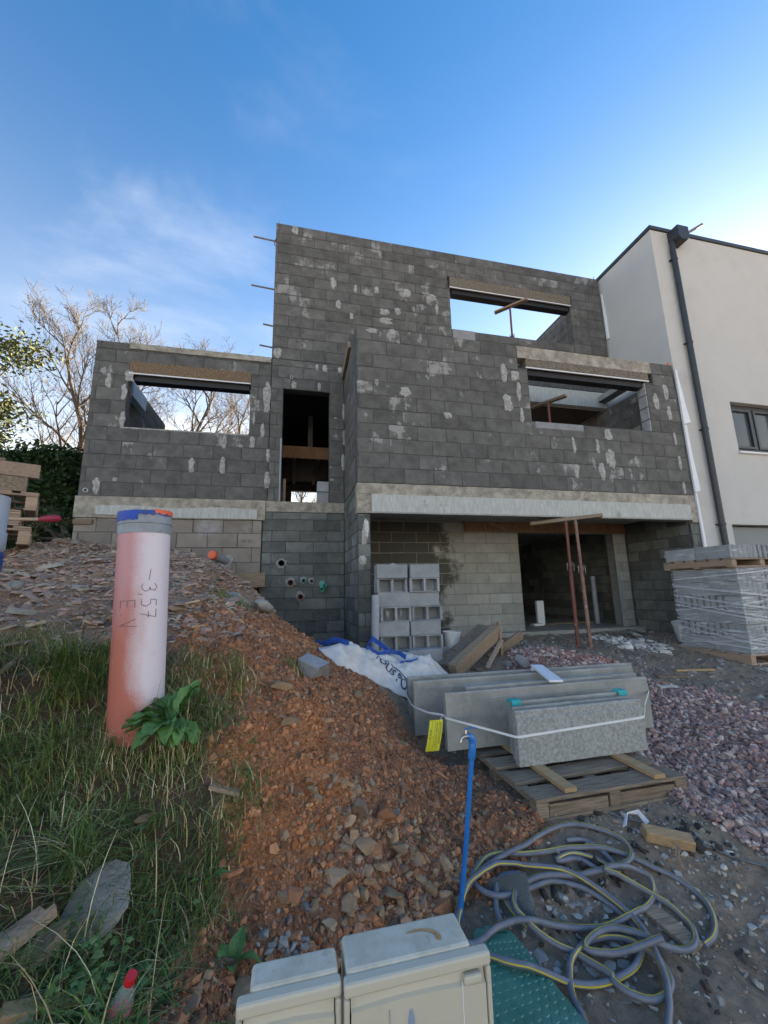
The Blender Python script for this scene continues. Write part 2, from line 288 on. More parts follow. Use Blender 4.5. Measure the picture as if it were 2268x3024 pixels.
def rotm(n, rng, tilt=None):                       # random rotation matrices (n,3,3); tilt limits the lean from upright
    a = rng.uniform(0, 2*np.pi, n); z = np.zeros(n); o = np.ones(n)
    Rz = np.stack([np.cos(a),-np.sin(a),z,np.sin(a),np.cos(a),z,z,z,o],1).reshape(n,3,3)
    b = rng.uniform(0, np.pi, n) if tilt is None else rng.normal(0, tilt, n); a2 = rng.uniform(0, 2*np.pi, n)
    ax = np.stack([np.cos(a2),np.sin(a2),z],1); c, s = np.cos(b), np.sin(b); K = np.zeros((n,3,3))
    K[:,0,2] = ax[:,1]; K[:,1,2] = -ax[:,0]; K[:,2,0] = -ax[:,1]; K[:,2,1] = ax[:,0]
    I = np.eye(3)[None]; R = I + s[:,None,None]*K + (1-c)[:,None,None]*(K@K)
    return R @ Rz
def scatter(name, bases, pos, rot, scl, col, mt, smooth=False):
    Vs, Fs, Cs, k = [], [], [], 0; n = len(pos); pick = RS.randint(0, len(bases), n)
    for bi, (bv, bf) in enumerate(bases):
        idx = np.where(pick == bi)[0]
        if not len(idx): continue
        v = bv[None]*scl[idx][:,None,:]; v = np.einsum('nij,nkj->nki', rot[idx], v) + pos[idx][:,None,:]
        m = len(bv); Vs.append(v.reshape(-1,3)); Fs.append((bf[None]+(np.arange(len(idx))*m)[:,None,None]+k).reshape(-1,3)); Cs.append(np.repeat(col[idx], m, 0)); k += m*len(idx)
    return npmesh(name, np.concatenate(Vs), np.concatenate(Fs), mt, np.concatenate(Cs), smooth=smooth)
t_ = (1+5**.5)/2
ICO = np.array([(-1,t_,0),(1,t_,0),(-1,-t_,0),(1,-t_,0),(0,-1,t_),(0,1,t_),(0,-1,-t_),(0,1,-t_),(t_,0,-1),(t_,0,1),(-t_,0,-1),(-t_,0,1)])/1.902
ICF = np.array([(0,11,5),(0,5,1),(0,1,7),(0,7,10),(0,10,11),(1,5,9),(5,11,4),(11,10,2),(10,7,6),(7,1,8),(3,9,4),(3,4,2),(3,2,6),(3,6,8),(3,8,9),(4,9,5),(2,4,11),(6,2,10),(8,6,7),(9,8,1)])
def pebble(j): return (ICO*(1+RS.uniform(-j, j, (12,1))) + RS.uniform(-j*.5, j*.5, (12,3)), ICF)
def shard():                                       # flat broken slate piece
    n = RS.randint(5,8); a = np.sort(RS.uniform(0, 2*np.pi, n)+np.arange(n)*.001); a = np.linspace(0, 2*np.pi, n, endpoint=False)+RS.uniform(-.3,.3,n); r = RS.uniform(.6,1.1,n)
    x, y = np.cos(a)*r, np.sin(a)*r*.7; v = np.concatenate([np.c_[x*1.0,y*1.0,-.5*np.ones(n)], np.c_[x*.9,y*.9,.5+RS.uniform(-.25,.15,n)], [[0,0,-.5],[0,0,.55]]])
    f = []
    for i in range(n):
        k = (i+1)%n; f += [(i,k,n+k),(i,n+k,n+i),(2*n+1,n+i,n+k),(2*n,k,i)]
    return (v, np.array(f))
def blobrock(name, mt, loc, size, rz=0, rx=0, ry=0, seed=0, label=None, cat='stone', group=None, parent=None, flat=False, sub=2):
    rg = np.random.RandomState(seed); v, f = ICO.copy(), ICF.copy()
    for _ in range(sub):
        nv = list(map(tuple, v)); mid = {}; nf = []
        def md(a, b):
            k = (min(a,b), max(a,b))
            if k not in mid: p = (v[a]+v[b])/2; p /= np.linalg.norm(p); mid[k] = len(nv); nv.append(tuple(p))
            return mid[k]
        for a, b, c in f:
            x, y, z = md(a,b), md(b,c), md(c,a); nf += [(a,x,z),(b,y,x),(c,z,y),(x,y,z)]
        v, f = np.array(nv), np.array(nf)
    for k in range(9):                             # planar cuts give broken facets
        d = rg.normal(size=3); d /= np.linalg.norm(d); lim = rg.uniform(.38,.74); s = v@d; v = np.where((s > lim)[:,None], v-d[None]*(s-lim)[:,None]*.92, v)
    v = v*(1+rg.uniform(-.025,.025,(len(v),1))); R = np.array(Matrix.Rotation(rz,3,'Z') @ Matrix.Rotation(ry,3,'Y') @ Matrix.Rotation(rx,3,'X'))
    v = (v*np.array(size)/2) @ R.T
    me = bpy.data.meshes.new(name); me.from_pydata(v.tolist(), [], f.tolist()); me.materials.append(mt); o = bpy.data.objects.new(name, me); o.location = loc; link(o, parent)
    me.shade_smooth()
    try: me.set_sharp_from_angle(angle=math.radians(28))
    except Exception: pass
    if label: tag(o, label, cat, group)
    return o
def text_mesh(name, body, size, fn, mt, parent=None, shear=0.0, extr=0.0, bold=0.0):
    cu = bpy.data.curves.new(name, 'FONT'); cu.body = body; cu.size = size; cu.shear = shear; cu.resolution_u = 3; cu.offset = bold
    tmp = bpy.data.objects.new('tmp', cu); COL.objects.link(tmp); dg = bpy.context.evaluated_depsgraph_get(); dg.update()
    me = bpy.data.meshes.new_from_object(tmp.evaluated_get(dg)); bpy.data.objects.remove(tmp); bpy.data.curves.remove(cu)
    for v in me.vertices: v.co = fn(v.co.x, v.co.y)
    me.name = name; me.materials.clear(); me.materials.append(mt); o = bpy.data.objects.new(name, me); link(o, parent); return o
def vhash(i, j, s): 
    h = np.sin(i*127.1+j*311.7+s*74.7)*43758.5453; return h-np.floor(h)
def vnoise(x, y, s=0):
    i, j = np.floor(x), np.floor(y); fx, fy = x-i, y-j; fx = fx*fx*(3-2*fx); fy = fy*fy*(3-2*fy)
    return (vhash(i,j,s)*(1-fx)+vhash(i+1,j,s)*fx)*(1-fy)+(vhash(i,j+1,s)*(1-fx)+vhash(i+1,j+1,s)*fx)*fy
def fbm(x, y, o=4, s=0):
    t = 0; a = .5
    for k in range(o): t = t+a*vnoise(x*2**k+k*17.3, y*2**k-k*9.1, s+k); a *= .5
    return t
def inside(px, py, poly):
    r = np.zeros(np.shape(px), bool); n = len(poly)
    for k in range(n):
        (x0,y0),(x1,y1) = poly[k], poly[(k+1)%n]
        if y0 == y1: continue
        c = ((y0 > py) != (y1 > py)) & (px < (x1-x0)*(py-y0)/(y1-y0)+x0); r ^= c
    return r
# ------------------------------------------------------------------ ground
GP = np.array([(-0.820,1.712,-1.239),(-0.547,1.726,-1.317),(-0.144,1.809,-1.470),(0.337,1.798,-1.564),(0.981,1.712,-1.629),(1.795,1.585,-1.685),(-0.798,2.044,-1.197),(-1.019,2.023,-1.091),(-0.504,2.060,-1.258),(-0.189,2.156,-1.374),(0.258,2.197,-1.477),(0.749,2.180,-1.550),(1.417,2.074,-1.596),(2.288,1.933,-1.653),(-1.190,2.404,-0.968),(-0.672,2.320,-0.995),(-0.226,2.355,-1.068),(0.296,2.523,-1.213),(0.950,2.691,-1.413),(3.165,2.553,-1.595),(-1.425,2.773,-0.699),(-0.891,2.746,-0.774),(-0.279,2.716,-0.821),(0.337,2.875,-0.928),(0.774,3.276,-1.093),(1.149,3.711,-1.360),(1.217,3.183,-1.411),(-1.694,3.199,-0.419),(-1.186,3.136,-0.439),(-0.558,3.099,-0.470),(0.132,3.339,-0.647),(-2.069,3.850,-0.096),(-1.465,3.764,-0.111),(-0.711,3.801,-0.135),(-2.757,5.540,0.638),(-3.213,5.471,0.472),(-2.204,5.539,0.517),(-1.408,5.365,0.452),(-1.058,5.302,0.356),(-0.754,5.169,0.138),(-0.569,5.058,-0.046),(-0.297,4.701,-0.149),(-0.020,4.456,-0.300),(0.164,4.290,-0.472),(0.318,4.131,-0.641),(0.480,4.011,-0.756),(0.724,3.927,-0.887),(0.892,3.965,-1.015),(1.097,3.993,-1.133),(-5.000,5.500,0.750),(-8.000,5.000,0.800),(-8.000,3.000,0.200),(-6.000,2.000,-0.400),(-5.000,1.200,-0.800),(-3.600,7.400,0.550),(-2.200,7.500,0.500),(-1.200,7.500,0.300),(-0.500,7.500,-0.250),(0.100,7.500,-0.800),(0.500,7.500,-0.970),(0.950,7.300,-0.980),(-0.400,6.200,-0.050),(0.200,6.200,-0.750),(0.900,6.000,-0.970),(0.600,5.300,-0.920),(1.000,5.200,-0.980),(1.200,4.600,-1.030),(1.600,4.600,-1.100),(2.000,6.000,-0.980),(3.000,6.000,-0.950),(4.500,7.400,-0.940),(4.500,6.200,-0.960),(6.000,6.500,-0.960),(7.200,7.400,-0.930),(7.400,6.000,-0.980),(6.000,5.000,-1.080),(3.000,5.000,-1.060),(9.000,6.000,-0.980),(12.000,6.000,-0.980),(10.000,4.000,-1.180),(6.000,4.000,-1.220),(4.500,4.000,-1.250),(2.000,7.400,-0.950),(3.300,7.500,-0.950),(1.300,2.500,-1.410),(2.700,2.500,-1.455),(2.800,3.600,-1.430),(1.700,3.600,-1.400),(4.000,2.600,-1.430),(6.000,2.600,-1.420),(9.000,2.600,-1.420),(14.000,3.000,-1.400),(14.000,6.000,-1.000),(2.000,0.300,-1.660),(4.000,0.500,-1.640),(8.000,0.500,-1.600),(0.000,-0.500,-1.620),(-2.000,-0.500,-1.350),(-5.000,-1.000,-1.300),(3.000,-2.000,-1.700),(8.000,-2.000,-1.650),(-8.000,-3.000,-1.400),(14.000,-3.000,-1.600),(0.000,-5.000,-1.650)])
def _fit(P, lam=.002):
    n = len(P); d = np.linalg.norm(P[:,None,:2]-P[None,:,:2], axis=2); K = np.where(d > 0, d*d*np.log(d+1e-12), 0)+lam*np.eye(n); A = np.c_[np.ones(n), P[:,:2]]
    return np.linalg.solve(np.block([[K,A],[A.T,np.zeros((3,3))]]), np.r_[P[:,2],0,0,0])
GW = _fit(GP)
G_GRASS = [(-14,-6),(-.3,-6),(-.3,.9),(-.36,1.78),(-.35,2.0),(-.26,2.17),(-.21,2.29),(-.32,2.33),(-.41,2.46),(-.4,2.73),(-.59,2.91),(-.75,3.2),(-1.28,3.3),(-1.92,3.4),(-3,3.6),(-5,4.2),(-14,5)]
G_ORANGE = [(.10,3.0),(-.24,2.75),(-.38,2.49),(-.3,2.25),(-.1,2.15),(.2,2.25),(.34,2.75)]
G_RED = [(-.45,-1),(.1,1.2),(.45,1.9),(.75,2.15),(1.2,2.3),(1.5,2.5),(1.5,3.4),(1.2,3.6),(.9,4.1),(.5,4.6),(.3,5.6),(0,6.3),(-.3,7.4),(-3,7.5),(-8,6),(-8,3)]
G_SLATE = [(-6,3.4),(-1.9,3.4),(-.75,3.25),(-.3,3.5),(-.35,4.2),(-.2,4.8),(-.4,5.6),(-.9,7.4),(-6,7.4)]
G_GRAVEL = [(2.68,2.75),(2.62,2.43),(2.7,2.2),(3.0,1.85),(4.2,1.2),(9,.4),(15,.2),(15,3.2),(4.9,3.53),(4.63,4.09),(4.31,4.48),(3.6,4.55),(3.05,4.3),(2.85,3.2)]
G_GRAVEL2 = [(2.5,4.5),(3.0,5.35),(3.4,5.9),(4.15,5.65),(4.5,5.1),(4.3,4.6)]
def h0(x, y):
    x = np.clip(np.asarray(x, float), -9, 15); y = np.clip(np.asarray(y, float), -5, 8); sh = x.shape; q = np.c_[x.ravel(), y.ravel()]; o = np.empty(len(q))
    for k in range(0, len(q), 20000):
        c = q[k:k+20000]; d2 = ((c[:,None,:]-GP[None,:,:2])**2).sum(2); o[k:k+20000] = (.5*d2*np.log(d2+1e-20))@GW[:-3]+GW[-3]+c@GW[-2:]
    return o.reshape(sh)
def soft(px, py, poly, w=.10):
    jx = (fbm(px*5, py*5, 3, 3)-.45)*w*3; jy = (fbm(px*5, py*5, 3, 9)-.45)*w*3; r = 0
    for dx, dy in ((0,0),(w*.5,0),(-w*.5,0),(0,w*.5),(0,-w*.5)): r = r+inside(px+jx+dx, py+jy+dy, poly)
    return r/5.0
def zones(x, y):
    g = soft(x, y, G_GRASS); r = soft(x, y, G_RED)*(1-g); gr = np.maximum(soft(x, y, G_GRAVEL), soft(x, y, G_GRAVEL2)); return r, g, gr, soft(x, y, G_ORANGE, .16)
def hd(x, y):
    x = np.asarray(x, float); y = np.asarray(y, float); r, g, gr, o = zones(x, y); m = np.clip(1-r-g-gr, 0, 1); near = np.exp(-np.maximum(0, np.hypot(x-1, y-3)-7)/6)
    d = (fbm(x*2.2, y*2.2, 4, 21)-.47)*(.13*r+.14*g+.05*m+.05*gr) + (fbm(x*9, y*9, 4, 5)-.47)*(.115*r+.09*g+.045*m+.02*gr) + (fbm(x*30, y*30, 3, 8)-.45)*(.030*r+.02*g+.016*m)
    # ridge of a heap of gravel behind the planks
    d = d + .16*np.exp(-(((x-3.5)/.55)**2+((y-5.2)/.42)**2))
    d = d - .10*np.exp(-(((x+.45)/.35)**2+((y-4.7)/.6)**2))
    d = d + .07*np.exp(-((x+.9)**2+(y-2.58)**2)/.02)
    return d*near
def hg(x, y): return h0(x, y)+hd(x, y)
def gz(x, y): return float(hg(np.array([x]), np.array([y]))[0])
def grow(a, b, s):                                 # coordinates growing outward
    o = []; p = a; st = s
    while (p < b if b > a else p > b): st *= 1.25; p += st if b > a else -st; o.append(p)
    return o
st = .03
xs = np.array(sorted(grow(-3.6, -600, st)+list(np.arange(-3.6, 6.6, st))+grow(6.6, 600, st))); ys = np.array(sorted(grow(.3, -600, st)+list(np.arange(.3, 7.6, st))+grow(7.6, 800, st)))
X, Y = np.meshgrid(xs, ys); Z = hg(X, Y); nx, ny = len(xs), len(ys)
I = np.arange(nx*ny).reshape(ny, nx); F = np.stack([I[:-1,:-1], I[:-1,1:], I[1:,1:], I[1:,:-1]], -1).reshape(-1,4)
zr, zg, zgr, zo = zones(X, Y); zs = soft(X, Y, G_SLATE, .2)
M['ground'] = gm = bpy.data.materials.new('earth and mud'); gm.use_nodes = True; t = gm.node_tree; n = t.nodes; l = t.links; b = n['Principled BSDF']
ge = n.new('ShaderNodeNewGeometry'); at = n.new('ShaderNodeAttribute'); at.attribute_name = 'col'; sp = n.new('ShaderNodeSeparateColor'); l.new(at.outputs['Color'], sp.inputs[0])
def gn(scale, det=9, ro=.65):
    k = n.new('ShaderNodeTexNoise'); k.inputs['Scale'].default_value = scale; k.inputs['Detail'].default_value = det; k.inputs['Roughness'].default_value = ro; l.new(ge.outputs['Position'], k.inputs['Vector']); return k.outputs[0]
nA, nB, nC = gn(3.0), gn(26.0), gn(9)
def two(c1, c2, src):
    mr = n.new('ShaderNodeMapRange'); mr.inputs[1].default_value = .36; mr.inputs[2].default_value = .64; l.new(src, mr.inputs[0])
    k = n.new('ShaderNodeMixRGB'); l.new(mr.outputs[0], k.inputs[0]); k.inputs[1].default_value = (*c1,1); k.inputs[2].default_value = (*c2,1); return k.outputs[0]
def over(a, b_, f):
    k = n.new('ShaderNodeMixRGB'); l.new(f, k.inputs[0]); l.new(a, k.inputs[1]); l.new(b_, k.inputs[2]); return k.outputs[0]
def mix2(a, b_, v):
    k = n.new('ShaderNodeMixRGB'); k.inputs[0].default_value = v; l.new(a, k.inputs[1]); l.new(b_, k.inputs[2]); return k.outputs[0]
c = mix2(two((.17,.132,.095),(.44,.335,.235), nA), two((.14,.11,.082),(.46,.36,.27), nB), .5)
c = over(c, mix2(two((.30,.14,.075),(.50,.245,.125), nC), two((.17,.088,.052),(.56,.27,.135), nB), .5), sp.outputs[0])
c = over(c, mix2(two((.075,.054,.034),(.19,.12,.07), nC), two((.06,.044,.029),(.22,.135,.078), nB), .5), sp.outputs[1])
c = over(c, two((.126,.105,.101),(.224,.189,.182), nB), sp.outputs[2])
c = over(c, mix2(two((.46,.19,.08),(.56,.27,.125), nC), two((.32,.125,.055),(.62,.30,.14), nB), .5), at.outputs['Alpha'])
l.new(c, b.inputs['Base Color'])
wr = n.new('ShaderNodeMapRange'); wr.inputs[1].default_value = .42; wr.inputs[2].default_value = .60; wr.inputs[3].default_value = .42; wr.inputs[4].default_value = .9; l.new(nA, wr.inputs[0])
dry = n.new('ShaderNodeMath'); dry.operation = 'MAXIMUM'; l.new(wr.outputs[0], dry.inputs[0]); ad = n.new('ShaderNodeMath'); ad.operation = 'ADD'; l.new(sp.outputs[0], ad.inputs[0]); l.new(sp.outputs[1], ad.inputs[1]); l.new(ad.outputs[0], dry.inputs[1]); l.new(dry.outputs[0], b.inputs['Roughness'])
bpn = n.new('ShaderNodeBump'); bpn.inputs['Strength'].default_value = .9; bpn.inputs['Distance'].default_value = .03; l.new(gn(75, 7, .75), bpn.inputs['Height']); l.new(bpn.outputs[0], b.inputs['Normal'])
b.inputs['Specular IOR Level'].default_value = .35
ground = npmesh('ground', np.c_[X.ravel(), Y.ravel(), Z.ravel()], F, gm, np.stack([zr*(1-.7*zs), zg, zgr, zo*zr], -1).reshape(-1,4), smooth=True); tag(ground, kind='structure')
def proj_px(P):                                    # used only to thin out pieces that lie outside the picture
    f, r, u = np.array(fw), np.array(r_), np.array(u_); z = P@f; return 1134+1194.5*(P@r)/np.maximum(z,1e-3), 1512-1194.5*(P@u)/np.maximum(z,1e-3), z
def points(poly_box, n, keep):                     # random ground points inside the view (with a margin) that pass keep()
    x0, x1, y0, y1 = poly_box; x = RS.uniform(x0, x1, n); y = RS.uniform(y0, y1, n); k = keep(x, y) > RS.uniform(0,1,n); x, y = x[k], y[k]; z = hg(x, y)
    px, py, d = proj_px(np.c_[x,y,z]); ok = (d > .2)&(px > -500)&(px < 2800)&(py > 500)&(py < 3500); return np.c_[x,y,z][ok]
def pal(n, cols, j=.22): 
    c = np.array(cols)[RS.randint(0, len(cols), n)]; return c*RS.uniform(1-j, 1+j, (n,1))
# ------------------------------------------------------------------ the unfinished block house
house = thing('unfinished_house', 'unfinished grey concrete block house with empty window openings', 'house', (1.0, 7.6, -.9))
BM = {}
def block_geo(w, h, d, rg, chip=.10):
    b = .006; j = lambda: rg.uniform(-.0022, .0022)
    fr = [[-w/2+b,-h/2+b],[w/2-b,-h/2+b],[w/2-b,h/2-b],[-w/2+b,h/2-b]]; ou = [[-w/2,-h/2],[w/2,-h/2],[w/2,h/2],[-w/2,h/2]]
    for k in range(4):
        if rg.rand() < chip:
            c = rg.uniform(.010,.022); fr[k][0] -= math.copysign(c, fr[k][0]); fr[k][1] -= math.copysign(c*.8, fr[k][1])
        fr[k][0] += j(); fr[k][1] += j(); ou[k][0] += j(); ou[k][1] += j()
    V = [(x,0,z) for x,z in fr]+[(x,.006,z) for x,z in ou]+[(x,d,z) for x,z in ou]
    F = [(0,1,2,3)]
    for k in range(4): q = (k+1)%4; F += [(4+k,4+q,q,k),(8+k,8+q,4+q,4+k)]
    return V, F
def wall(axis, plane, sgn, u0, u1, z0, z1, th, holes, bw, bh, mt, indiv, shift=0.0, name='wall', root=None, skip=None, joint=.010, proud=.007, bstart=0.0, core=None):
    root = root or house
    P = (lambda u, d, z: (u, plane-sgn*d, z)) if axis == 'Y' else (lambda u, d, z: (plane-sgn*d, u, z))
    us = sorted({u0,u1,*[c for h in holes for c in h[:2] if u0 < c < u1]}); zs_ = sorted({z0,z1,*[c for h in holes for c in h[2:] if z0 < c < z1]})
    solid = lambda i, k: 0 <= i < len(us)-1 and 0 <= k < len(zs_)-1 and not any(h[0] <= (us[i]+us[i+1])/2 <= h[1] and h[2] <= (zs_[k]+zs_[k+1])/2 <= h[3] for h in holes)
    V = []; ix = {}; F = []
    def vi(i, k, d):
        q = (i,k,d)
        if q not in ix: ix[q] = len(V); V.append(P(us[i], proud if d == 0 else th, zs_[k]))
        return ix[q]
    for i in range(len(us)-1):
        for k in range(len(zs_)-1):
            if not solid(i,k): continue
            F += [(vi(i,k,0),vi(i+1,k,0),vi(i+1,k+1,0),vi(i,k+1,0)), (vi(i,k,1),vi(i,k+1,1),vi(i+1,k+1,1),vi(i+1,k,1))]
            if not solid(i-1,k): F.append((vi(i,k,0),vi(i,k+1,0),vi(i,k+1,1),vi(i,k,1)))
            if not solid(i+1,k): F.append((vi(i+1,k,0),vi(i+1,k,1),vi(i+1,k+1,1),vi(i+1,k+1,0)))
            if not solid(i,k-1): F.append((vi(i,k,0),vi(i,k,1),vi(i+1,k,1),vi(i+1,k,0)))
            if not solid(i,k+1): F.append((vi(i,k+1,0),vi(i+1,k+1,0),vi(i+1,k+1,1),vi(i,k+1,1)))
    mb = MB(); mb.add(V, F); w = mb.build(name, core or M['mortar'], root)
    rg = np.random.RandomState(int(abs(u0*77+z0*31+plane*13))%9999); st = MB(); row = 0; z = z0
    while z < z1-.03:
        zb, zt = z, min(z+bh, z1); x = u0-bw+((row%2)*.5*bw+shift+bstart)%bw
        while x < u1-.02:
            L_ = rg.uniform(-.012,.012); rects = [(max(x,u0), min(x+bw,u1), zb, zt)]
            for h in holes:
                nr = []
                for a,b_,c,d in rects:
                    if h[0] >= b_ or h[1] <= a or h[2] >= d or h[3] <= c: nr.append((a,b_,c,d)); continue
                    if h[0] > a: nr.append((a,h[0],c,d))
                    if h[1] < b_: nr.append((h[1],b_,c,d))
                    a2, b2 = max(a,h[0]), min(b_,h[1])
                    if h[2] > c: nr.append((a2,b2,c,h[2]))
                    if h[3] < d: nr.append((a2,b2,h[3],d))
                rects = nr
            for a,b_,c,d in rects:
                if b_-a < .05 or d-c < .05: continue
                if skip and skip((a+b_)/2, (c+d)/2): continue
                bwid, bhei = round(b_-a-joint,2), round(d-c-joint,2); ctr = ((a+b_)/2+rg.uniform(-.003,.003), rg.uniform(-.002,.002), (c+d)/2+rg.uniform(-.003,.003))
                if indiv:
                    key = (bwid,bhei,axis,sgn,rg.randint(4),mt.name)
                    if key not in BM:
                        V2, F2 = block_geo(bwid,bhei,.045,rg); o0 = P(0,0,0); V2 = [tuple(p-q for p,q in zip(P(u,d2,zz2), o0)) for u,d2,zz2 in V2]
                        me = bpy.data.meshes.new('concrete_block'); me.from_pydata(V2,[],F2); me.materials.append(mt); BM[key] = me
                    o = bpy.data.objects.new('concrete_block', BM[key]); o.location = P(*ctr); COL.objects.link(o); o.parent = w; o.matrix_parent_inverse = WM(w).inverted()
                else:
                    V2, F2 = block_geo(bwid,bhei,.045,rg); st.add([P(u+ctr[0],d2+ctr[1],zz2+ctr[2]) for u,d2,zz2 in V2], F2, tone=rg.rand())
            x += bw
        z += bh; row += 1
    if st.v: tag(st.build('block_facing', mt, w), kind='stuff')
    return w
YF, YB = 6.05, 7.6
# upper storey of the front volume
W_front = wall('Y', YF, -1, 1.0, 7.55, 1.66, 4.40, .20, [(4.19,6.82,2.92,3.95),(4.0,7.0,3.95,4.42)], .5, .249, M['block'], True, shift=.27)
wall('X', 1.0, -1, YF+.055, YB-.004, 1.66, 4.40, .20, [], .5, .249, M['block'], False, shift=.1)
wall('X', 7.35, -1, YF+.21, 12.8, 1.66, 4.15, .19, [], .5, .25, M['block'], False)
# left wing
W_left = wall('Y', YB, -1, -3.5, -.44, 1.655, 4.56, .20, [(-2.93,-.81,2.92,3.95)], .5, .2504, M['block'], True, shift=.33, skip=lambda u, z: (-2.95 < u < -.79 and 3.9 < z < 4.2) or (z > 4.44 and u > -2.98))
wall('Y', YB+.002, -1, -.432, .996, 1.655, 4.56, .20, [(-.20,.71,1.655,3.93)], .5, .2504, M['block'], True, shift=.12)
wall('X', -3.30, 1, YB+.21, 12.4, 1.655, 4.42, .19, [], .5, .25, M['block'], False)
wall('Y', 12.4, -1, -3.5, -.46, 1.655, 4.42, .19, [], .5, .25, M['block'], False)
# tower
W_tower = wall('Y', YB, -1, -.44, 7.55, 4.565, 7.73, .20, [(3.44,6.63,5.74,6.80),(3.4,6.68,6.8,7.09)], .5, .2437, M['block_tower'], False, shift=.05, skip=lambda u, z: z < 5.35 and u > 1.35)
wall('X', 7.35, -1, YB+.21, 13.0, 4.6, 7.52, .19, [], .5, .25, M['block'], False)
wall('X', -.44, -1, YB+.21, 13.0, 4.57, 7.72, .19, [], .5, .25, M['block'], False)
# lower storey
wall('Y', YB+.004, -1, -.50, .996, -1.15, 1.45, .20, [], .5, .205, M['block_low'], True, shift=.17)
wall('Y', YB-.015, -1, -3.5, -.51, -.25, 1.28, .20, [(-1.05,-.52,-.25,.07)], .5, .258, M['block_pink'], True, shift=.08)
wall('X', 1.0, -1, YF+.055, YB-.004, -1.15, 1.65, .20, [], .5, .205, M['block_low'], False, shift=.3)
W_pier = wall('Y', YF, -1, 1.0, 1.197, -1.15, 1.655, .045, [(.9,1.3,1.16,1.66)], .21, .205, M['block_low'], True)
wall('Y', YF, -1, 7.36, 7.557, -1.15, 1.655, .045, [(7.3,7.6,1.12,1.66)], .21, .205, M['block_low'], True)
wall('X', 1.2, 1, YF+.06, YB-.01, -1.15, 1.34, .18, [], .5, .205, M['block_low'], False)
wall('X', 7.35, -1, YF+.055, YB-.004, -1.15, 1.34, .20, [], .5, .205, M['block_low'], False, shift=.2)
wall('Y', YB, -1, 1.205, 7.345, -1.15, 1.34, .20, [(4.66,7.0,-1.15,1.12)], .5, .205, M['block_dry'], False, shift=.22, core=M['mortar_pale'])
wall('X', 7.35, -1, YB+.21, 13, -1.0, 1.33, .19, [], .5, .205, M['block_low'], False)
wall('X', 3.9, 1, YB+.21, 13, -1.0, 1.33, .19, [], .5, .205, M['block_low'], False)
wall('Y', 13.0, -1, 3.9, 7.35, -1.0, 1.33, .19, [], .5, .205, M['block_low'], False)
def hbox(name, mt, x0,x1,y0,y1,z0,z1, bevel=0, parent=None): return MB().box(x0,x1,y0,y1,z0,z1).build(name, mt, parent or house, bevel=bevel)
def rough(name, mt, x0, x1, z0, z1, y, th, amp=.012, n=60, m_=8, parent=None, seed=3):      # concrete face with a lumpy surface
    xs2 = np.linspace(x0,x1,n); zs2 = np.linspace(z0,z1,m_); A, B = np.meshgrid(xs2, zs2); edge = np.minimum(np.minimum(A-x0, x1-A), np.minimum(B-z0, z1-B))
    D = y-(fbm(A*9, B*14, 4, seed)-.45)*2*amp; k = n*m_; V = np.concatenate([np.c_[A.ravel(),D.ravel(),B.ravel()], np.c_[A.ravel(),np.full(k,y+th),B.ravel()]])
    I = np.arange(k).reshape(m_,n); F = [*map(tuple, np.stack([I[:-1,:-1],I[:-1,1:],I[1:,1:],I[1:,:-1]],-1).reshape(-1,4))]; F += [tuple(q+k for q in reversed(f)) for f in F]
    ring = list(I[0,:])+list(I[1:,-1])+list(I[-1,-2::-1])+list(I[-2:0,0]); F += [(ring[i]+k, ring[(i+1)%len(ring)]+k, ring[(i+1)%len(ring)], ring[i]) for i in range(len(ring))]
    mb = MB(); mb.add(V.tolist(), [tuple(int(q) for q in f) for f in F]); return mb.build(name, mt, parent or house)
hbox('corner_fill', M['mortar'], .93, 1.19, YB+.03, YB+.19, -1.15, 4.5)
# ring beams and lintels
rough('concrete_band', M['concrete'], .998, 7.40, 1.475, 1.652, YF-.006, .19, .014, 160)
rough('concrete_band', M['concrete'], 7.405, 7.56, 1.13, 1.655, YF-.010, .19, .012, 14, 30, seed=8)
rough('concrete_band', M['concrete'], .996, 1.215, 1.17, 1.47, YF-.004, .17, .022, 24, 24, seed=5)
W_beam = hbox('concrete_beam', M['concrete_pale'], 1.218, 7.40, YF-.022, YF+.17, 1.19, 1.472, bevel=.006)
hbox('beam_lip', M['slabcon'], 1.17, 7.38, YF-.05, YF+.17, 1.165, 1.187)
rough('concrete_band', M['concrete'], -3.52, -.46, 1.285, 1.652, YB-.032, .19, .016, 90, 12, seed=13)
rough('concrete_band', M['concrete'], -.455, .994, 1.455, 1.652, YB-.006, .19, .010, 40, 8, seed=17)
mb = MB()
rg = np.random.RandomState(2); xw = np.linspace(-3.2,-.6,66); lo_ = 1.345+np.cumsum(rg.uniform(-.016,.016,66))*.8-.012*np.sin(xw*5); hi_ = np.minimum(1.50, 1.485+.02*np.sin(xw*4)+rg.uniform(-.006,.006,66)); lo_ = np.clip(lo_,1.30,1.42)
mb.add([(x,YB-.052,z) for x, z in zip(xw,lo_)]+[(x,YB-.052,z) for x, z in zip(xw,hi_)]+[(x,YB-.02,z-.004) for x, z in zip(xw,lo_)], [(i,i+1,67+i,66+i) for i in range(65)]+[(132+i,133+i,i+1,i) for i in range(65)])
mb.build('cement_wash', M['concrete_pale'], house)
rough('concrete_band', M['concrete'], -2.96, -.45, 4.45, 4.565, YB-.012, .19, .012, 80, 6, seed=23)
hbox('timber_wedge', M['wood'], -3.5, -3.22, YB-.055, YB+.02, 1.17, 1.25)
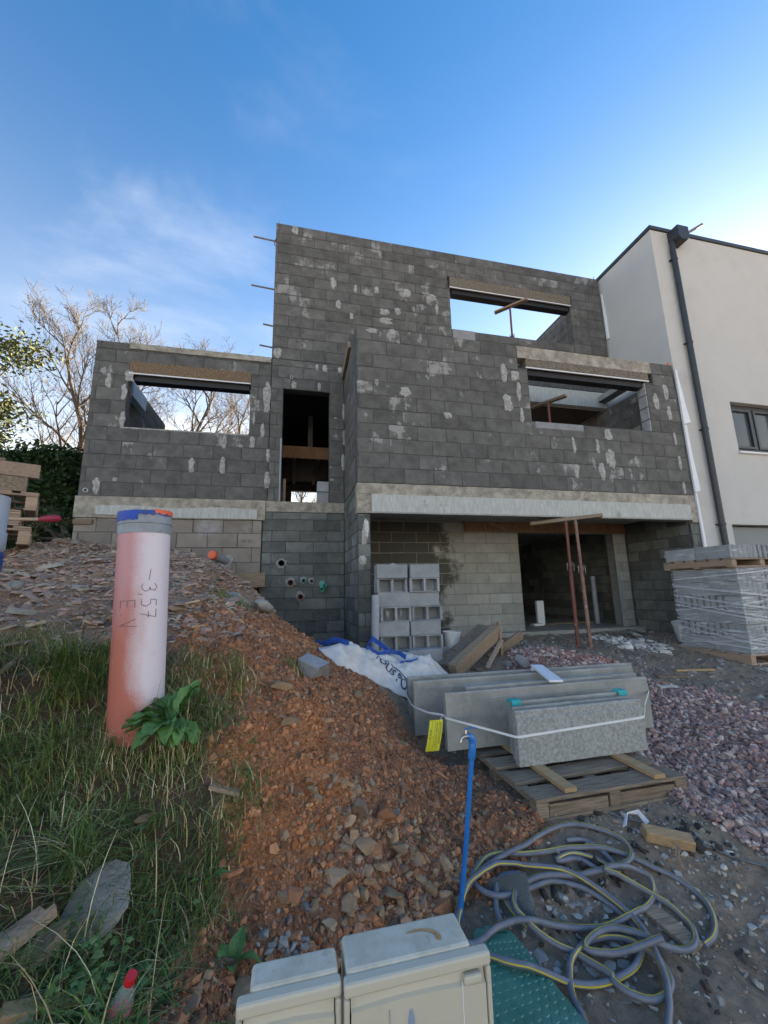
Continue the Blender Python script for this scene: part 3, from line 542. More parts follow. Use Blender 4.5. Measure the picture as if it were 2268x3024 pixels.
# shutter boxes over the openings: fibre face, white edge, dark hollow underneath
def shutter(x0, x1, z0, z1, y, mt, y1):
    s = rough('shutter_box', mt, x0, x1, z0, z1, y-.004, .26, .006, 70, 10, seed=int(x0*10)+40)
    hbox('edge_strip', M['white'], x0-.01, x1, y-.014, y+.012, z0-.024, z0-.003, parent=s)
    hbox('dark_soffit', M['black'], x0+.06, x1-.02, y+.05, y+.22, z0-.13, z0-.006, parent=s)  # black soffit box darkens the hollow by colour, in place of shade
shutter(-2.92, -.82, 3.975, 4.20, YB, M['fibre2'], 8)
shutter(3.45, 6.65, 6.83, 7.085, YB, M['fibre'], 8)
shutter(4.17, 6.9, 3.985, 4.15, YF, M['fibre'], 6.3)
rough('lintel_concrete', M['concrete'], 4.005, 6.99, 4.155, 4.395, YF-.004, .19, .010, 80, 10, seed=31)
hbox('sill_block', M['block_new'], 4.25, 5.25, YF-.004, YF+.19, 2.80, 2.921, bevel=.004)
hbox('sill_block', M['block_new'], 3.46, 4.0, YB-.004, YB+.19, 5.50, 5.745, bevel=.004)
for k in range(4): hbox('jamb_block', M['block_new'], 6.79, 6.818, YF+.01, YF+.195, 2.925+k*.256, 3.165+k*.256, bevel=.006)
hbox('sill_screed', M['smear'], -2.928, -.812, YB-.004, YB+.195, 2.90, 2.924)
# interior slabs
hbox('floor_slab', M['slabcon'], 1.21, 7.345, YF+.22, 13, 1.345, 1.64)
hbox('floor_slab', M['slabcon'], -3.3, 1.19, YB+.22, 13, 1.40, 1.64)
hbox('floor_slab', M['dark'], -.23, 7.34, YB+.23, 12.9, 4.16, 4.54)  # slab placed and coloured so the rooms below stay dark
hbox('concrete_beam', M['concrete_pale'], 1.22, 7.34, YB+.01, YB+.19, 4.16, 4.55)
hbox('ledge', M['slabcon'], 7.10, 7.345, YF+.22, YB, 4.30, 4.42)
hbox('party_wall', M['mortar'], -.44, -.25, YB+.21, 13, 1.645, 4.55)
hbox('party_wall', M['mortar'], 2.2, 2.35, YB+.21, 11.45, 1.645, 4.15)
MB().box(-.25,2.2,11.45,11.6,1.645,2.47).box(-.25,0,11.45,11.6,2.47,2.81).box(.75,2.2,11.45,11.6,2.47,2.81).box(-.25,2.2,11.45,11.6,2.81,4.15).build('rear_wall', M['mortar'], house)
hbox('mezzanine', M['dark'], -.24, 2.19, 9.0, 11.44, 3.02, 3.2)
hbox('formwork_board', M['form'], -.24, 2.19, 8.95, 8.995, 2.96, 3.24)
for x in (.0, .55, 1.1, 1.65): hbox('joist', M['hourdis'], x, x+.09, 9.05, 11.4, 2.965, 3.018)
hbox('joist', M['hourdis'], .35, .46, 9.2, 9.24, 3.3, 4.1)
hbox('cut_stud', M['wood'], -.16, -.11, YB+.21, YB+.26, 1.645, 2.15)
MB().tube([(-.215,YB+.01,1.66),(-.215,YB+.01,2.9)], .018, 8).build('conduit', M['pvc'], house)
for k in range(2): hbox('upright_block', M['block_new'], .48, .70, YB+.03, YB+.19, 1.66+k*.215, 1.86+k*.215, bevel=.005)
hbox('garage_floor', M['slabcon'], 3.95, 7.34, 7.36, 13, -1.06, -.87, bevel=.01)
hbox('formwork_board', M['form'], 3.45, 7.33, YB-.045, YB-.012, 1.125, 1.33)
MB().bar((3.95,YB-.08,1.32),(4.35,YB-.07,1.15),.03,.06).build('brace', M['wood'], house)
hbox('jamb_strip', M['block_new'], 7.0, 7.07, YB-.014, YB+.02, -.86, 1.12)
# ceiling of the car port, laid in boards
for k in range(6): hbox('ceiling_board', M['slabcon'], 1.225+k*1.02, 2.238+k*1.02, YF+.21, YB-.06, 1.325+.003*(k%2), 1.343)
hbox('insulation_panel', M['foamblue'], -3.29, -3.14, 8.45, 9.2, 3.92, 4.22)
hbox('hung_bracket', M['steel'], -3.29, -3.2, 7.9, 8.4, 3.62, 3.7)
# opening in the foot of the left wing
hbox('trimmer_board', M['wood'], -1.15, -.42, YB-.10, YB-.05, .09, .335)
hbox('opening_shade', M['dark'], -1.05, -.52, YB+.2, YB+.26, -.3, .07)  # dark sheet behind the opening, standing in for the shade inside
for k in range(2): MB().tube([(-.9+k*.2,YB+.02,-.3),(-.9+k*.2,YB+.04,.08)], .05, 12).build('soil_pipe', M['pinkpvc'], house)
# pipes sleeved through the walls
def sleeve(name, mt, p, q, r, collar=True, seed=0):
    s = MB().lathe(p, [(r*.86,0),(r*.86,-.05)], 14, Vector(q)-Vector(p)); s = MB()
    d = (Vector(q)-Vector(p)).length; s.lathe(p, [(r,-.1),(r,d),(r*.84,d),(r*.84,-.08)], 16, Vector(q)-Vector(p)); o = s.build(name, mt, house, smooth=True)
    c = MB().lathe(p, [(r*.83,d*.35),(.0001,d*.35)], 14, Vector(q)-Vector(p)).build('pipe_bore', M['black'], o)
    if collar:
        rg = np.random.RandomState(seed); mb = MB(); n = 16; V = [(p[0]+math.cos(a)*rr, p[1]-.006, p[2]+math.sin(a)*rr) for a, rr in [(k*2*math.pi/n, r*rg.uniform(1.25,2.0)) for k in range(n)]]
        V2 = [(p[0]+(x-p[0])*1.12, p[1]+.02, p[2]+(z-p[2])*1.12) for x,_,z in V]; mb.add(V+V2, [tuple(range(n))]+[(i,n+i,n+(i+1)%n,(i+1)%n) for i in range(n)]); mb.build('mortar_collar', M['grout'], o)
    return o
sleeve('wall_sleeve', M['black'], (-.15,YB,.51), (-.15,YB-.03,.51), .055, seed=1)
sleeve('wall_sleeve', M['pinkpvc'], (.02,YB,.16), (.02,YB-.16,.155), .055, seed=2)
sleeve('wall_sleeve', M['pinkpvc'], (.19,YB,-.09), (.20,YB-.18,-.10), .05, seed=3)
sleeve('wall_sleeve', M['greenpvc'], (.24,YB,.20), (.25,YB-.13,.185), .035, seed=4)
sleeve('wall_sleeve', M['pvc'], (.39,YB,.18), (.395,YB-.06,.18), .035, seed=5)
sleeve('wall_sleeve', M['greenpvc'], (.60,YB,.12), (.57,YB-.18,.02), .04, seed=6)
sleeve('wall_sleeve', M['greenpvc'], (.62,YB,.16), (.62,YB-.14,.09), .03, False)
o = sleeve('wall_sleeve', M['pvc'], (-1.1,YB-.02,.55), (-1.25,YB-.42,.62), .065, seed=8)
mb = MB(); rg = np.random.RandomState(5); c = Vector((-1.25,YB-.425,.62)); ax = (Vector((-1.25,YB-.42,.62))-Vector((-1.1,YB-.02,.55))).normalized()
mb.lathe(c, [(.068,-.05),(.078,.0),(.07,.03),(.0001,.035)], 12, ax); mb.build('orange_plug', M['orange'], o)
sleeve('vent_stub', M['white'], (-.05,YB,4.17), (-.05,YB-.04,4.17), .03, False)
sleeve('vent_stub', M['white'], (-3.38,YB,1.74), (-3.38,YB-.05,1.75), .035, False)
# starter bars at the tower corner and a spare plank wedged on the flank
for x, z, dx in ((-.44,7.36,.46),(-.44,6.19,.46),(-.44,5.33,.2),(-.44,4.85,.25)): MB().tube([(x+.1,7.7,z-.01),(x-dx,7.69,z+.02)], .017, 8).build('steel_bar', M['steel'], house)
MB().tube([(-.38,YB+.06,7.7),(-.38,YB+.06,7.84)], .008, 6).build('steel_bar', M['steel'], house)
MB().tube([(-.44,YB+.03,7.35),(-.47,YB+.03,7.28),(-.46,YB+.03,7.2),(-.43,YB+.03,7.16)], .012, 6).build('steel_bar', M['steel'], house)
MB().tube([(7.5,YB+.06,7.7),(7.5,YB+.06,7.85)], .008, 6).build('steel_bar', M['steel'], house)
MB().bar((.965,6.62,4.40),(.965,7.56,4.27),.045,.13).build('edge_plank', M['wood'], house)
# mortar smears dabbed on the joints
def smear(plane, u, z, w, h, seed, mt='smear'):
    rg = np.random.RandomState(seed); n = 18; a = np.linspace(0,2*np.pi,n,endpoint=False); r = rg.uniform(.55,1.15,n); c, s = np.cos(a), np.sin(a); q = .75
    x = np.sign(c)*np.abs(c)**q*w/2*r*rg.uniform(.9,1.1,n); y = np.sign(s)*np.abs(s)**q*h/2*(.75+.25*r)+np.where(s < -.3, -rg.uniform(0,.12,n)*h, 0)
    V = [(u+x[i], plane+.004, z+y[i]) for i in range(n)]+[(u+x[i]*.78, plane-.006, z+y[i]*.82) for i in range(n)]+[(u, plane-.008, z)]
    F = [(i,(i+1)%n,n+(i+1)%n,n+i) for i in range(n)]+[(n+i,n+(i+1)%n,2*n) for i in range(n)]
    MB().add(V, F).build('mortar_smear', M[mt], house, smooth=True)
for k, q in enumerate(((7.6,-0.05,7.64,0.17,0.21),(7.6,0.77,6.48,0.16,0.28),(7.6,0.88,5.98,0.14,0.2),(7.6,1.89,5.94,0.31,0.16),(7.6,2.19,6,0.18,0.17),(7.6,1.91,5.73,0.35,0.17),(7.6,3.11,6.19,0.08,0.25),(7.6,2.99,6.48,0.24,0.17),(7.6,1.72,6.46,0.15,0.18),(7.6,2.41,6.5,0.23,0.19),(7.6,1.16,5.73,0.11,0.16),(7.6,1.25,6.42,0.09,0.2),(7.6,0.45,4.46,0.07,0.14),(7.6,0.61,4.46,0.12,0.15),(7.6,0.91,4.45,0.11,0.13),(7.6,-0.33,4.69,0.19,0.23),(6.05,1.09,3.35,0.19,0.08),(6.05,1.83,3.28,0.24,0.16),(6.05,3.71,3.83,0.13,0.36),(6.05,3.69,3.25,0.1,0.35),(6.05,2.57,2.9,0.18,0.12),(6.05,1.64,4.35,0.17,0.13),(6.05,1.28,4.34,0.26,0.09),(6.05,3.7,3.83,0.13,0.34),(6.05,3.98,3.49,0.1,0.37),(6.05,3.74,3.24,0.2,0.33),(6.05,4,3.03,0.1,0.29),(6.05,5.78,2.78,0.2,0.24),(6.05,5,2.53,0.09,0.33),(6.05,5.51,2.53,0.1,0.29),(6.05,5.77,2.31,0.24,0.37),(6.05,5,2.03,0.1,0.28),(6.05,5.54,2.05,0.15,0.36),(6.05,7.02,3.57,0.15,0.36),(6.05,7.28,3.79,0.16,0.33),(6.05,7.29,3.34,0.13,0.32),(6.05,7.33,2.81,0.08,0.27),(6.05,7.35,2.32,0.08,0.3),(6.05,7.35,1.81,0.07,0.26),(6.05,3.91,3.79,0.22,0.2),(7.6,-3.24,3.8,0.11,0.3),(7.6,-2.98,3.6,0.11,0.32),(7.6,-2.96,3.07,0.09,0.33),(7.6,-1.24,2.76,0.11,0.27),(7.6,-1.77,2.28,0.13,0.28),(7.6,-1.24,2.31,0.12,0.33),(7.6,-0.5,3.74,0.16,0.65),(7.6,-0.73,3.27,0.06,0.26),(7.6,-0.56,3.03,0.09,0.3),(7.6,-0.75,2.78,0.1,0.24),(7.6,-0.45,2.54,0.08,0.26),(7.6,-0.45,2.06,0.11,0.33),(7.6,-3.25,1.84,0.12,0.32),(7.6,-2.97,1.96,0.11,0.07),(7.6,-2.92,3.92,0.17,0.2),(7.6,0,4.03,0.11,0.17),(7.6,0.5,4.04,0.09,0.17),(7.6,0.99,3.55,0.06,0.34),(7.6,1,2.99,0.06,0.31),(7.6,0.98,2.48,0.07,0.36),(7.6,0.76,2.11,0.09,0.06),(7.6,0.83,3.39,0.07,0.04),(6.05,1.11,0.85,0.11,0.33),(6.05,1.07,0.45,0.14,0.14),(7.6,0.88,1.53,0.18,0.08))): smear(*q, 100+k)
smear(YF, 1.13, .93, .10, .34, 77, 'rag'); 
def mark(plane, u, z, body, size, rev=False, mt='inkfaint'): text_mesh('printed_mark', body, size, (lambda x, y: (u-x, plane-.003, z-y)) if rev else (lambda x, y: (u+x, plane-.003, z+y)), M[mt], house)
mark(YB, -3.02, 2.32, 'CE PR1 14', .11); mark(YB-.017, -.66, .93, 'CE PR1', .07, True); mark(YB, .27, 6.72, 'CE PR1', .09, False); mark(YB, 2.0, 6.62, 'CE PR1', .09); mark(YB, .83, 5.98, 'PR1', .10); mark(YB, 1.2, 6.1, 'PR1', .10); mark(YB, 1.75, .67, 'CE', .10); mark(YF, 2.65, 3.36, 'CE PR1', .11); mark(YB, 2.2, .67, 'CE', .10)
# ------------------------------------------------------------------ the finished white house next door
wh = thing('white_house', 'finished white rendered house with dark roof edge and anthracite window', 'house', (9, 6.08, -1))
YW = 6.08
V = MB(); xa, xb, yb = 7.61, 24.0, 17.0
wins = (8.95, 10.35, 2.64, 3.745); gar = (8.40, 11.2, -1.2, 1.115)
def pface(holes):
    us = sorted({xa,xb,*[c for h in holes for c in h[:2]]}); zs2 = sorted({-1.4,7.72,*[c for h in holes for c in h[2:] if c > -1.4]})
    for i in range(len(us)-1):
        for k in range(len(zs2)-1):
            cxx, czz = (us[i]+us[i+1])/2, (zs2[k]+zs2[k+1])/2
            if not any(h[0] < cxx < h[1] and h[2] < czz < h[3] for h in holes): V.add([(us[i],YW,zs2[k]),(us[i+1],YW,zs2[k]),(us[i+1],YW,zs2[k+1]),(us[i],YW,zs2[k+1])], [(0,1,2,3)])
pface([wins, gar])
V.add([(xa,YW,-1.4),(xa,yb,-1.4),(xa,yb,7.72),(xa,YW,7.72)], [(0,3,2,1)]); V.add([(xb,YW,-1.4),(xb,yb,-1.4),(xb,yb,7.72),(xb,YW,7.72)], [(0,1,2,3)])
V.add([(xa,yb,-1.4),(xb,yb,-1.4),(xb,yb,7.72),(xa,yb,7.72)], [(0,3,2,1)]); V.add([(xa,YW,7.72),(xb,YW,7.72),(xb,yb,7.72),(xa,yb,7.72)], [(0,1,2,3)])
for h, dd in ((wins,.2),(gar,.25)):
    a,b_,c,d = h; y = YW+dd
    V.add([(a,YW,c),(a,y,c),(a,y,d),(a,YW,d)],[(0,3,2,1)]); V.add([(b_,YW,c),(b_,y,c),(b_,y,d),(b_,YW,d)],[(0,1,2,3)]); V.add([(a,YW,d),(a,y,d),(b_,y,d),(b_,YW,d)],[(0,1,2,3)]); V.add([(a,YW,c),(a,y,c),(b_,y,c),(b_,YW,c)],[(0,3,2,1)])
V.build('rendered_wall', M['plaster'], wh)
MB().box(xa-.035,xb,YW-.035,YW+.3,7.725,7.81).box(xa-.035,xa+.3,YW+.3,yb,7.725,7.81).build('roof_edge', M['anthra'], wh, bevel=.008)
rg = MB(); fn = lambda u,v,d: (u, d, v)
rg.prism([(8.06,7.70),(8.36,7.70),(8.36,7.44),(8.30,7.36),(8.12,7.36),(8.06,7.44)], fn, YW-.26, YW-.003); hop = rg.build('rain_hopper', M['anthra'], wh, bevel=.008)
MB().tube([(8.34,YW-.14,7.58),(8.66,YW-.34,7.74)], .028, 10).build('overflow_spout', M['steel'], wh)
dp = MB().tube([(8.06+.02,YW-.08,7.40),(8.06,YW-.075,7.2),(8.06,YW-.075,-1.1)], .056, 16).build('downpipe', M['anthra'], wh, smooth=True)
for z in (6.97,4.95,3.03,1.1): MB().lathe((8.06,YW-.075,z-.02), [(.064,0),(.066,.012),(.064,.045)], 16).box(7.985,8.01,YW-.075,YW-.002,z-.012,z+.012).build('pipe_clip', M['anthra'], dp)
yw = YW+.12; fr = MB()
for a,b_,c,d in ((9.0,10.3,2.68,2.75),(9.0,10.3,3.66,3.74),(8.97,9.05,2.68,3.74),(10.27,10.35,2.68,3.74),(9.62,9.70,2.75,3.66)): fr.box(a,b_,yw,yw+.07,c,d)
win = fr.build('window_frame', M['anthra'], wh, bevel=.006)
for a,b_ in ((9.055,9.62),(9.70,10.265)):
    MB().box(a,b_,yw+.03,yw+.045,2.755,3.655).build('pane', M['glass'], win)
    s = MB()
    for q in ((a,a+.05,2.76,3.65),(b_-.05,b_,2.76,3.65),(a+.05,b_-.05,2.76,2.81),(a+.05,b_-.05,3.60,3.65)): s.box(q[0],q[1],yw-.015,yw+.028,q[2],q[3])
    s.build('sash', M['anthra'], win)
MB().box(9.15,9.28,YW+.45,YW+.47,2.7,3.66).build('curtain', M['white'], wh)
MB().box(8.9,10.5,YW+.9,YW+.92,2.5,3.9).build('room_backing', M['slabcon'], wh)
MB().box(8.92,10.38,YW-.05,YW+.12,2.60,2.638).build('window_sill', M['white'], wh, bevel=.006)
for k in range(5): MB().box(8.41,11.19,YW+.15,YW+.19,-1.2+k*.46,-1.2+k*.46+.452).build('door_panel', M['blind'], wh, bevel=.01)
# strips of foam left standing in the joint between the two houses
fo = lambda pts, y0, y1, name, lab: tag(MB().prism(pts, lambda u,v,d: (u,d,v), y0, y1).build(name, M['foam']), lab, 'foam board', 'foam boards in the joint between the houses')
fo([(7.565,4.30),(7.60,4.27),(7.625,4.0),(7.66,3.75),(7.67,3.55),(7.71,3.3),(7.735,3.16),(7.565,3.10)], YW-.075, YW-.035, 'foam_board', 'broad ragged white foam board in the joint beside the downpipe, widest one')
fo([(7.565,3.09),(7.625,3.09),(7.64,2.5),(7.69,1.75),(7.565,1.72)], YW-.07, YW-.035, 'foam_board', 'white foam board with a torn edge below the broad ragged one')
fo([(7.565,1.70),(7.595,1.70),(7.61,.9),(7.605,.2),(7.56,.2)], YW-.07, YW-.035, 'foam_board', 'narrow lowest white foam strip beside the garage pier')
fo([(7.56,7.27),(7.585,7.27),(7.625,6.2),(7.62,6.03),(7.56,6.0)], YB-.06, YB-.02, 'foam_board', 'uppermost white foam board beside the tower window')
tag(MB().lathe((7.52,YF+.05,4.40), [(.02,0),(.028,.03),(.02,.075),(.0001,.08)], 10).build('rebar_cap', M['orange']), 'small orange safety cap on the right corner of the parapet', 'safety cap')
# ------------------------------------------------------------------ pallets
def pallet(label, x0, y0, z0, w, d, mt, along='X', rz=0, group=None, h=.135, nb=5, solid=False, tilt=(0,0)):
    R = Matrix.Rotation(rz,4,'Z') @ Matrix.Rotation(tilt[0],4,'X') @ Matrix.Rotation(tilt[1],4,'Y')
    root = thing('shipping_pallet', label, 'pallet', (x0, y0, z0), group)
    T = Matrix.Translation((x0,y0,z0)) @ R
    def part(name, a,b_,c,e,f,g, bv=.004):
        mb = MB().box(a,b_,c,e,f,g); mb.v = [tuple((T @ Vector(p))[:]) for p in mb.v]; 
        me = mb.mesh(name); inv = T.inverted(); me.transform(inv); me.materials.append(mt); o = bpy.data.objects.new(name, me); o.matrix_world = T; link(o, root); o.matrix_basis = T
        m_ = o.modifiers.new('bevel','BEVEL'); m_.width = bv; m_.segments = 1; return o
    A, B = (w, d) if along == 'X' else (d, w)      # A runs along the deck boards
    def put(name, u0, u1, v0, v1, f, g): 
        return part(name, u0,u1,v0,v1,f,g) if along == 'X' else part(name, v0,v1,u0,u1,f,g)
    bwid = B/nb*.74; gap = (B-bwid*nb)/(nb-1); rg = np.random.RandomState(int(abs(x0*100+y0*10+z0*50))%999)
    for k in range(nb):
        v = k*(bwid+gap); put('deck_board', rg.uniform(-.006,.006), A+rg.uniform(-.008,.008), v, v+bwid+rg.uniform(-.006,.006), h-.022+rg.uniform(-.002,.002), h)
    for k in range(3):
        u = k*(A-.09)/2
        if solid: put('stringer', u, u+.09, 0.002, B-.002, .02, h-.024)
        else:
            put('bearer', u, u+.09, .004, B-.004, h-.046, h-.0235)
            for q in range(3): put('pallet_block', u+.003, u+.087, q*(B-.11)/2+.006, q*(B-.11)/2+.104, .022, h-.047)
    for q in range(3): put('bottom_board', 0, A, q*(B-.11)/2, q*(B-.11)/2+.10, 0, .021)
    return root
# front pallet with the concrete planks
PX, PY, PZ = 1.545, 2.555, -1.455
pallet('grey worn pallet in front under the strapped concrete planks', PX, PY, PZ, 1.19, 1.16, M['woodgrey'], 'X', math.radians(1.2), None, .135, 5)
pallet('grey pallet half buried behind, under the far concrete planks', PX+.02, PY+1.23, PZ+.0, 1.19, .62, M['woodgrey'], 'X', math.radians(1.2), None, .135, 4)
for k, (xa_, xb_) in enumerate(((1.815,1.885),(2.52,2.59))):
    b = MB(); b.box(xa_-.045,xa_+.045,2.58,4.18,PZ+.137,PZ+.165)
    tag(b.build('timber_strip', M['woodnew'], bevel=.004), ('left' if k == 0 else 'right')+' fresh timber bearer lying across the front pallet under the planks', 'timber strip', 'timber bearers on the front pallet')
for k in range(2): MB().box(PX+.10+k*.55,PX+.54+k*.55,PY+.025+.012*k,PY+.045+.012*k,PZ+.021,PZ+.088).build('fascia_board', M['woodgrey'], bpy.data.objects['shipping_pallet'])
ZS = PZ+.166
def plank_slab(label, x0, x1, y, h, th=.05, rz=0, lean=0, mt='slabcon'):
    c = .012; prof = [(-th/2,0),(th/2,0),(th/2,h-.062),(th*.32,h-.055),(th*.32,h-.012),(th*.15,h),(-th*.15,h),(-th*.32,h-.012),(-th*.32,h-.055),(-th/2,h-.062)]
    L_ = x1-x0; mb = MB(); nseg = 24; k = len(prof); rg = np.random.RandomState(int(y*100))
    for i in range(nseg+1):
        for a,b_ in prof: mb.v.append((i*L_/nseg, a+lean*b_+rg.uniform(-.0012,.0012), b_+rg.uniform(-.0012,.0012)))
    for i in range(nseg):
        for j in range(k): q = (j+1)%k; mb.f.append((i*k+j,(i+1)*k+j,(i+1)*k+q,i*k+q))
    mb.f += [tuple(range(k)), tuple(nseg*k+j for j in reversed(range(k)))]
    o = mb.build('concrete_plank', M[mt]); o.location = (x0,y,ZS); o.rotation_euler = (0,0,rz); return tag(o, label, 'concrete plank', 'precast concrete planks on the pallet')
M['slabrough'] = mat('exposed grain concrete', (.25,.255,.235), (.40,.405,.385), 45, .9, .9, 70, .005, coord='World', contrast=(.38,.62))
plank_slab('short concrete plank nearest the viewer, the rough grained face the strap crosses', 1.665, 2.80, 2.965, .375, .055, .012, mt='slabrough')
plank_slab('short concrete plank second from the front, without corner protectors', 1.70, 2.80, 3.06, .375, .052, .012)
plank_slab('short concrete plank third from the front, with two teal corner protectors', 1.735, 2.84, 3.165, .385, .052, .012)
plank_slab('long concrete plank in the middle, its smooth grey face showing behind the short ones', 1.275, 3.29, 3.385, .435, .055, .004)
plank_slab('medium concrete plank lying just behind the long middle one', 1.51, 3.02, 3.49, .445, .05, .006)
plank_slab('long concrete plank second from the back, end well left of the others', 1.13, 3.48, 3.80, .455, .055, -.012)
plank_slab('longest rearmost concrete plank, top edge highest of the pack', 1.14, 3.66, 4.02, .45, .055, -.03)
plank_slab('concrete plank hidden low between the medium plank and the two long rear ones', 1.55, 3.40, 3.63, .42, .05, -.004)
def protector(x, y, z, lab):
    mb = MB(); prof = [(-.042,-.05),(-.030,-.05),(-.030,-.004),(.030,-.004),(.030,-.05),(.042,-.05),(.042,.006),(.03,.016),(-.03,.016),(-.042,.006)]
    mb.prism(prof, lambda u,v,d: (x+d, y+u, z+v), -.042, .042); tag(mb.build('corner_protector', M['teal'], bevel=.004), lab, 'corner protector', 'teal corner protectors')
protector(1.785, 3.17, ZS+.386, 'left teal corner protector clipped over the third short plank'); protector(2.80, 3.18, ZS+.386, 'right teal corner protector clipped over the third short plank')
mb = MB(); q = Matrix.Translation((2.42,3.66,ZS+.472)) @ Matrix.Rotation(math.radians(-108),4,'Z') @ Matrix.Rotation(math.radians(2),4,'Y')
mb.box(-.31,.31,-.06,.06,-.011,.011).box(-.31,-.26,-.06,.06,-.045,-.011); mb.v = [tuple(q @ Vector(p)) for p in mb.v]; tag(mb.build('foam_spacer', M['foam'], bevel=.005), 'white foam spacer lying across the tops of the rear planks', 'foam spacer')
# strap round the pack
def ribbon(pts, w, upv=(0,0,1), th=.0015):
    mb = MB(); P = [Vector(p) for p in pts]; n = len(P); up_ = Vector(upv)
    for i, p in enumerate(P):
        d = (P[min(i+1,n-1)]-P[max(i-1,0)]).normalized(); nn_ = d.cross(up_).normalized(); s = nn_.cross(d).normalized()
        mb.v += [tuple(p-s*w/2-nn_*th), tuple(p+s*w/2-nn_*th), tuple(p+s*w/2+nn_*th), tuple(p-s*w/2+nn_*th)]
    for i in range(n-1):
        for j in range(4): k = (j+1)%4; mb.f.append((i*4+j,(i+1)*4+j,(i+1)*4+k,i*4+k))
    mb.f += [(0,1,2,3),(n*4-1,n*4-2,n*4-3,n*4-4)]; return mb
strap = [(1.125,4.05,ZS+.30),(1.115,3.83,ZS+.25),(1.12,3.77,ZS+.245),(1.19,3.58,ZS+.24),(1.262,3.40,ZS+.262),(1.268,3.35,ZS+.252),(1.45,3.15,ZS+.23),(1.645,2.945,ZS+.205),(1.672,2.934,ZS+.203),(2.0,2.936,ZS+.215),(2.4,2.941,ZS+.228),(2.79,2.946,ZS+.242),(2.812,2.955,ZS+.244),(3.02,3.15,ZS+.27),(3.295,3.37,ZS+.31),(3.305,3.42,ZS+.315),(3.52,3.78,ZS+.33),(3.69,4.0,ZS+.34)]
tag(ribbon(strap, .017).build('packing_strap', M['white']), 'thin white packing strap round the pack of concrete planks', 'strap')
# yellow tag hanging from the strap
tg = thing('paper_tag', 'bright yellow handwritten tag hanging from the strap left of the planks', 'tag', (1.17,3.33,ZS+.2))
A0 = Vector((1.20,3.40,ZS+.228)); ex = Vector((.94,-.34,.10)).normalized(); ey = Vector((.28,.22,1)).normalized()
tp = lambda x, y: A0+ex*x+ey*(y)+Vector((0,-.012*math.sin((y+.2)*14),0))
mb = MB(); 
for i in range(9):
    for j in range(5): mb.v.append(tuple(tp(-.055+j*.0275, -.225+i*.0285)))
for i in range(8):
    for j in range(4): k = i*5+j; mb.f.append((k,k+1,k+6,k+5))
o = mb.build('tag_sheet', M['tag'], tg); sm_ = o.modifiers.new('thick','SOLIDIFY'); sm_.thickness = .0012
off = Vector((-.6,-.8,0))*.0035
def tagline(body, col, s=.021, y0=.0): text_mesh('handwriting', body, s, lambda x, y: tp(col+y, -.012-y0-x)+off, M['ink'], tg, shear=.2)
tagline('COMMANDE (BLOIS)', .036, .017); tagline('DECOREL MONTFORT', .006, .018); tagline('1', -.020, .022, .10); tagline('05 01 22', -.044, .020, .05)
for c in (.028,-.004,-.028):
    s = MB()
    for k in range(8): a, b_ = tp(c, -.22+k*.0275)+off*.7, tp(c, -.22+(k+1)*.0275)+off*.7; e2 = ex*.0008; s.add([a-e2,a+e2,b_+e2,b_-e2],[(0,1,2,3)])
    s.build('printed_line', M['ink'], tg)
MB().tube([tp(.03,0)+Vector((0,0,0)),tp(.05,.03),Vector((1.21,3.50,ZS+.245))], .003, 5).build('tie_string', M['white'], tg)
# ------------------------------------------------------------------ steel props
def prop(label, bx, by, bz, tx, ty, tz, mt, collar, grp='steel props'):
    root = thing('steel_prop', label, 'prop', (bx,by,bz), grp); b_, t_2 = Vector((bx,by,bz)), Vector((tx,ty,tz)); d = (t_2-b_).normalized(); c = b_.lerp(t_2, collar); 
    MB().tube([b_+d*.01, c], .030, 16).build('outer_tube', mt, root, smooth=True); inn = MB().tube([c-d*.02, t_2], .0235, 14).build('inner_tube', mt, root, smooth=True)
    a = d.orthogonal().normalized(); front = Vector((-.5,-1,0)); front = (front-d*front.dot(d)).normalized(); L_ = (t_2-c).length; hb = MB(); k = .12
    while k < L_-.05: p = c+d*k+front*.0225; hb.lathe(p, [(.0075,0),(.0075,.0025)], 8, front); k += .11
    hb.build('pin_hole', M['black'], inn)
    MB().lathe(c-d*.07, [(.040,0),(.044,.01),(.044,.05),(.040,.06)], 14, d).build('collar', mt, root)
    s = d.cross(front); P = [c+front*.03-s*.05+d*.0, c+front*.05-s*.055-d*.0, c+front*.055-s*.055-d*.12, c+front*.055+s*.045-d*.13, c+front*.05+s*.05-d*.01, c+front*.035+s*.03+d*.01, c-front*.0+s*.01+d*.02]
    MB().tube([tuple(p) for p in P], .006, 6).build('locking_pin', M['steel'], root)
    MB().lathe(b_-d*.002, [(.06,0),(.06,.006),(.032,.012)], 16).build('base_plate', mt, root); return root
g1, g2 = gz(4.50,5.86), gz(4.60,5.70)
prop('left red steel prop under the plank in front of the garage', 4.50, 5.86, g1, 4.56, 5.92, 1.075, M['rust'], .655)
prop('right rust brown steel prop under the plank in front of the garage', 4.60, 5.70, g2, 4.655, 5.80, 1.075, M['rust2'], .63)
mb = MB().bar((4.12,6.30,1.085),(5.12,5.72,1.155),.15,.06); tag(mb.build('prop_plank', M['woodgrey'], bevel=.006), 'weathered timber held up by the two props under the beam', 'plank')
prop('short red prop standing in the upper tower window', 5.01, 7.70, 5.745, 5.02, 7.70, 6.62, M['rust'], .12)
tag(MB().bar((4.75,7.95,6.60),(5.32,7.42,6.66),.10,.045).build('prop_plank', M['wood'], bevel=.004), 'short plank held by the prop in the upper tower window', 'plank')
prop('rusty prop inside the front room seen through its window', 4.98, 6.62, 1.645, 4.98, 6.62, 3.63, M['rust'], .6); prop('second rusty prop deeper in the front room beside the first', 4.86, 7.05, 1.645, 4.83, 7.05, 3.70, M['rust'], .6)
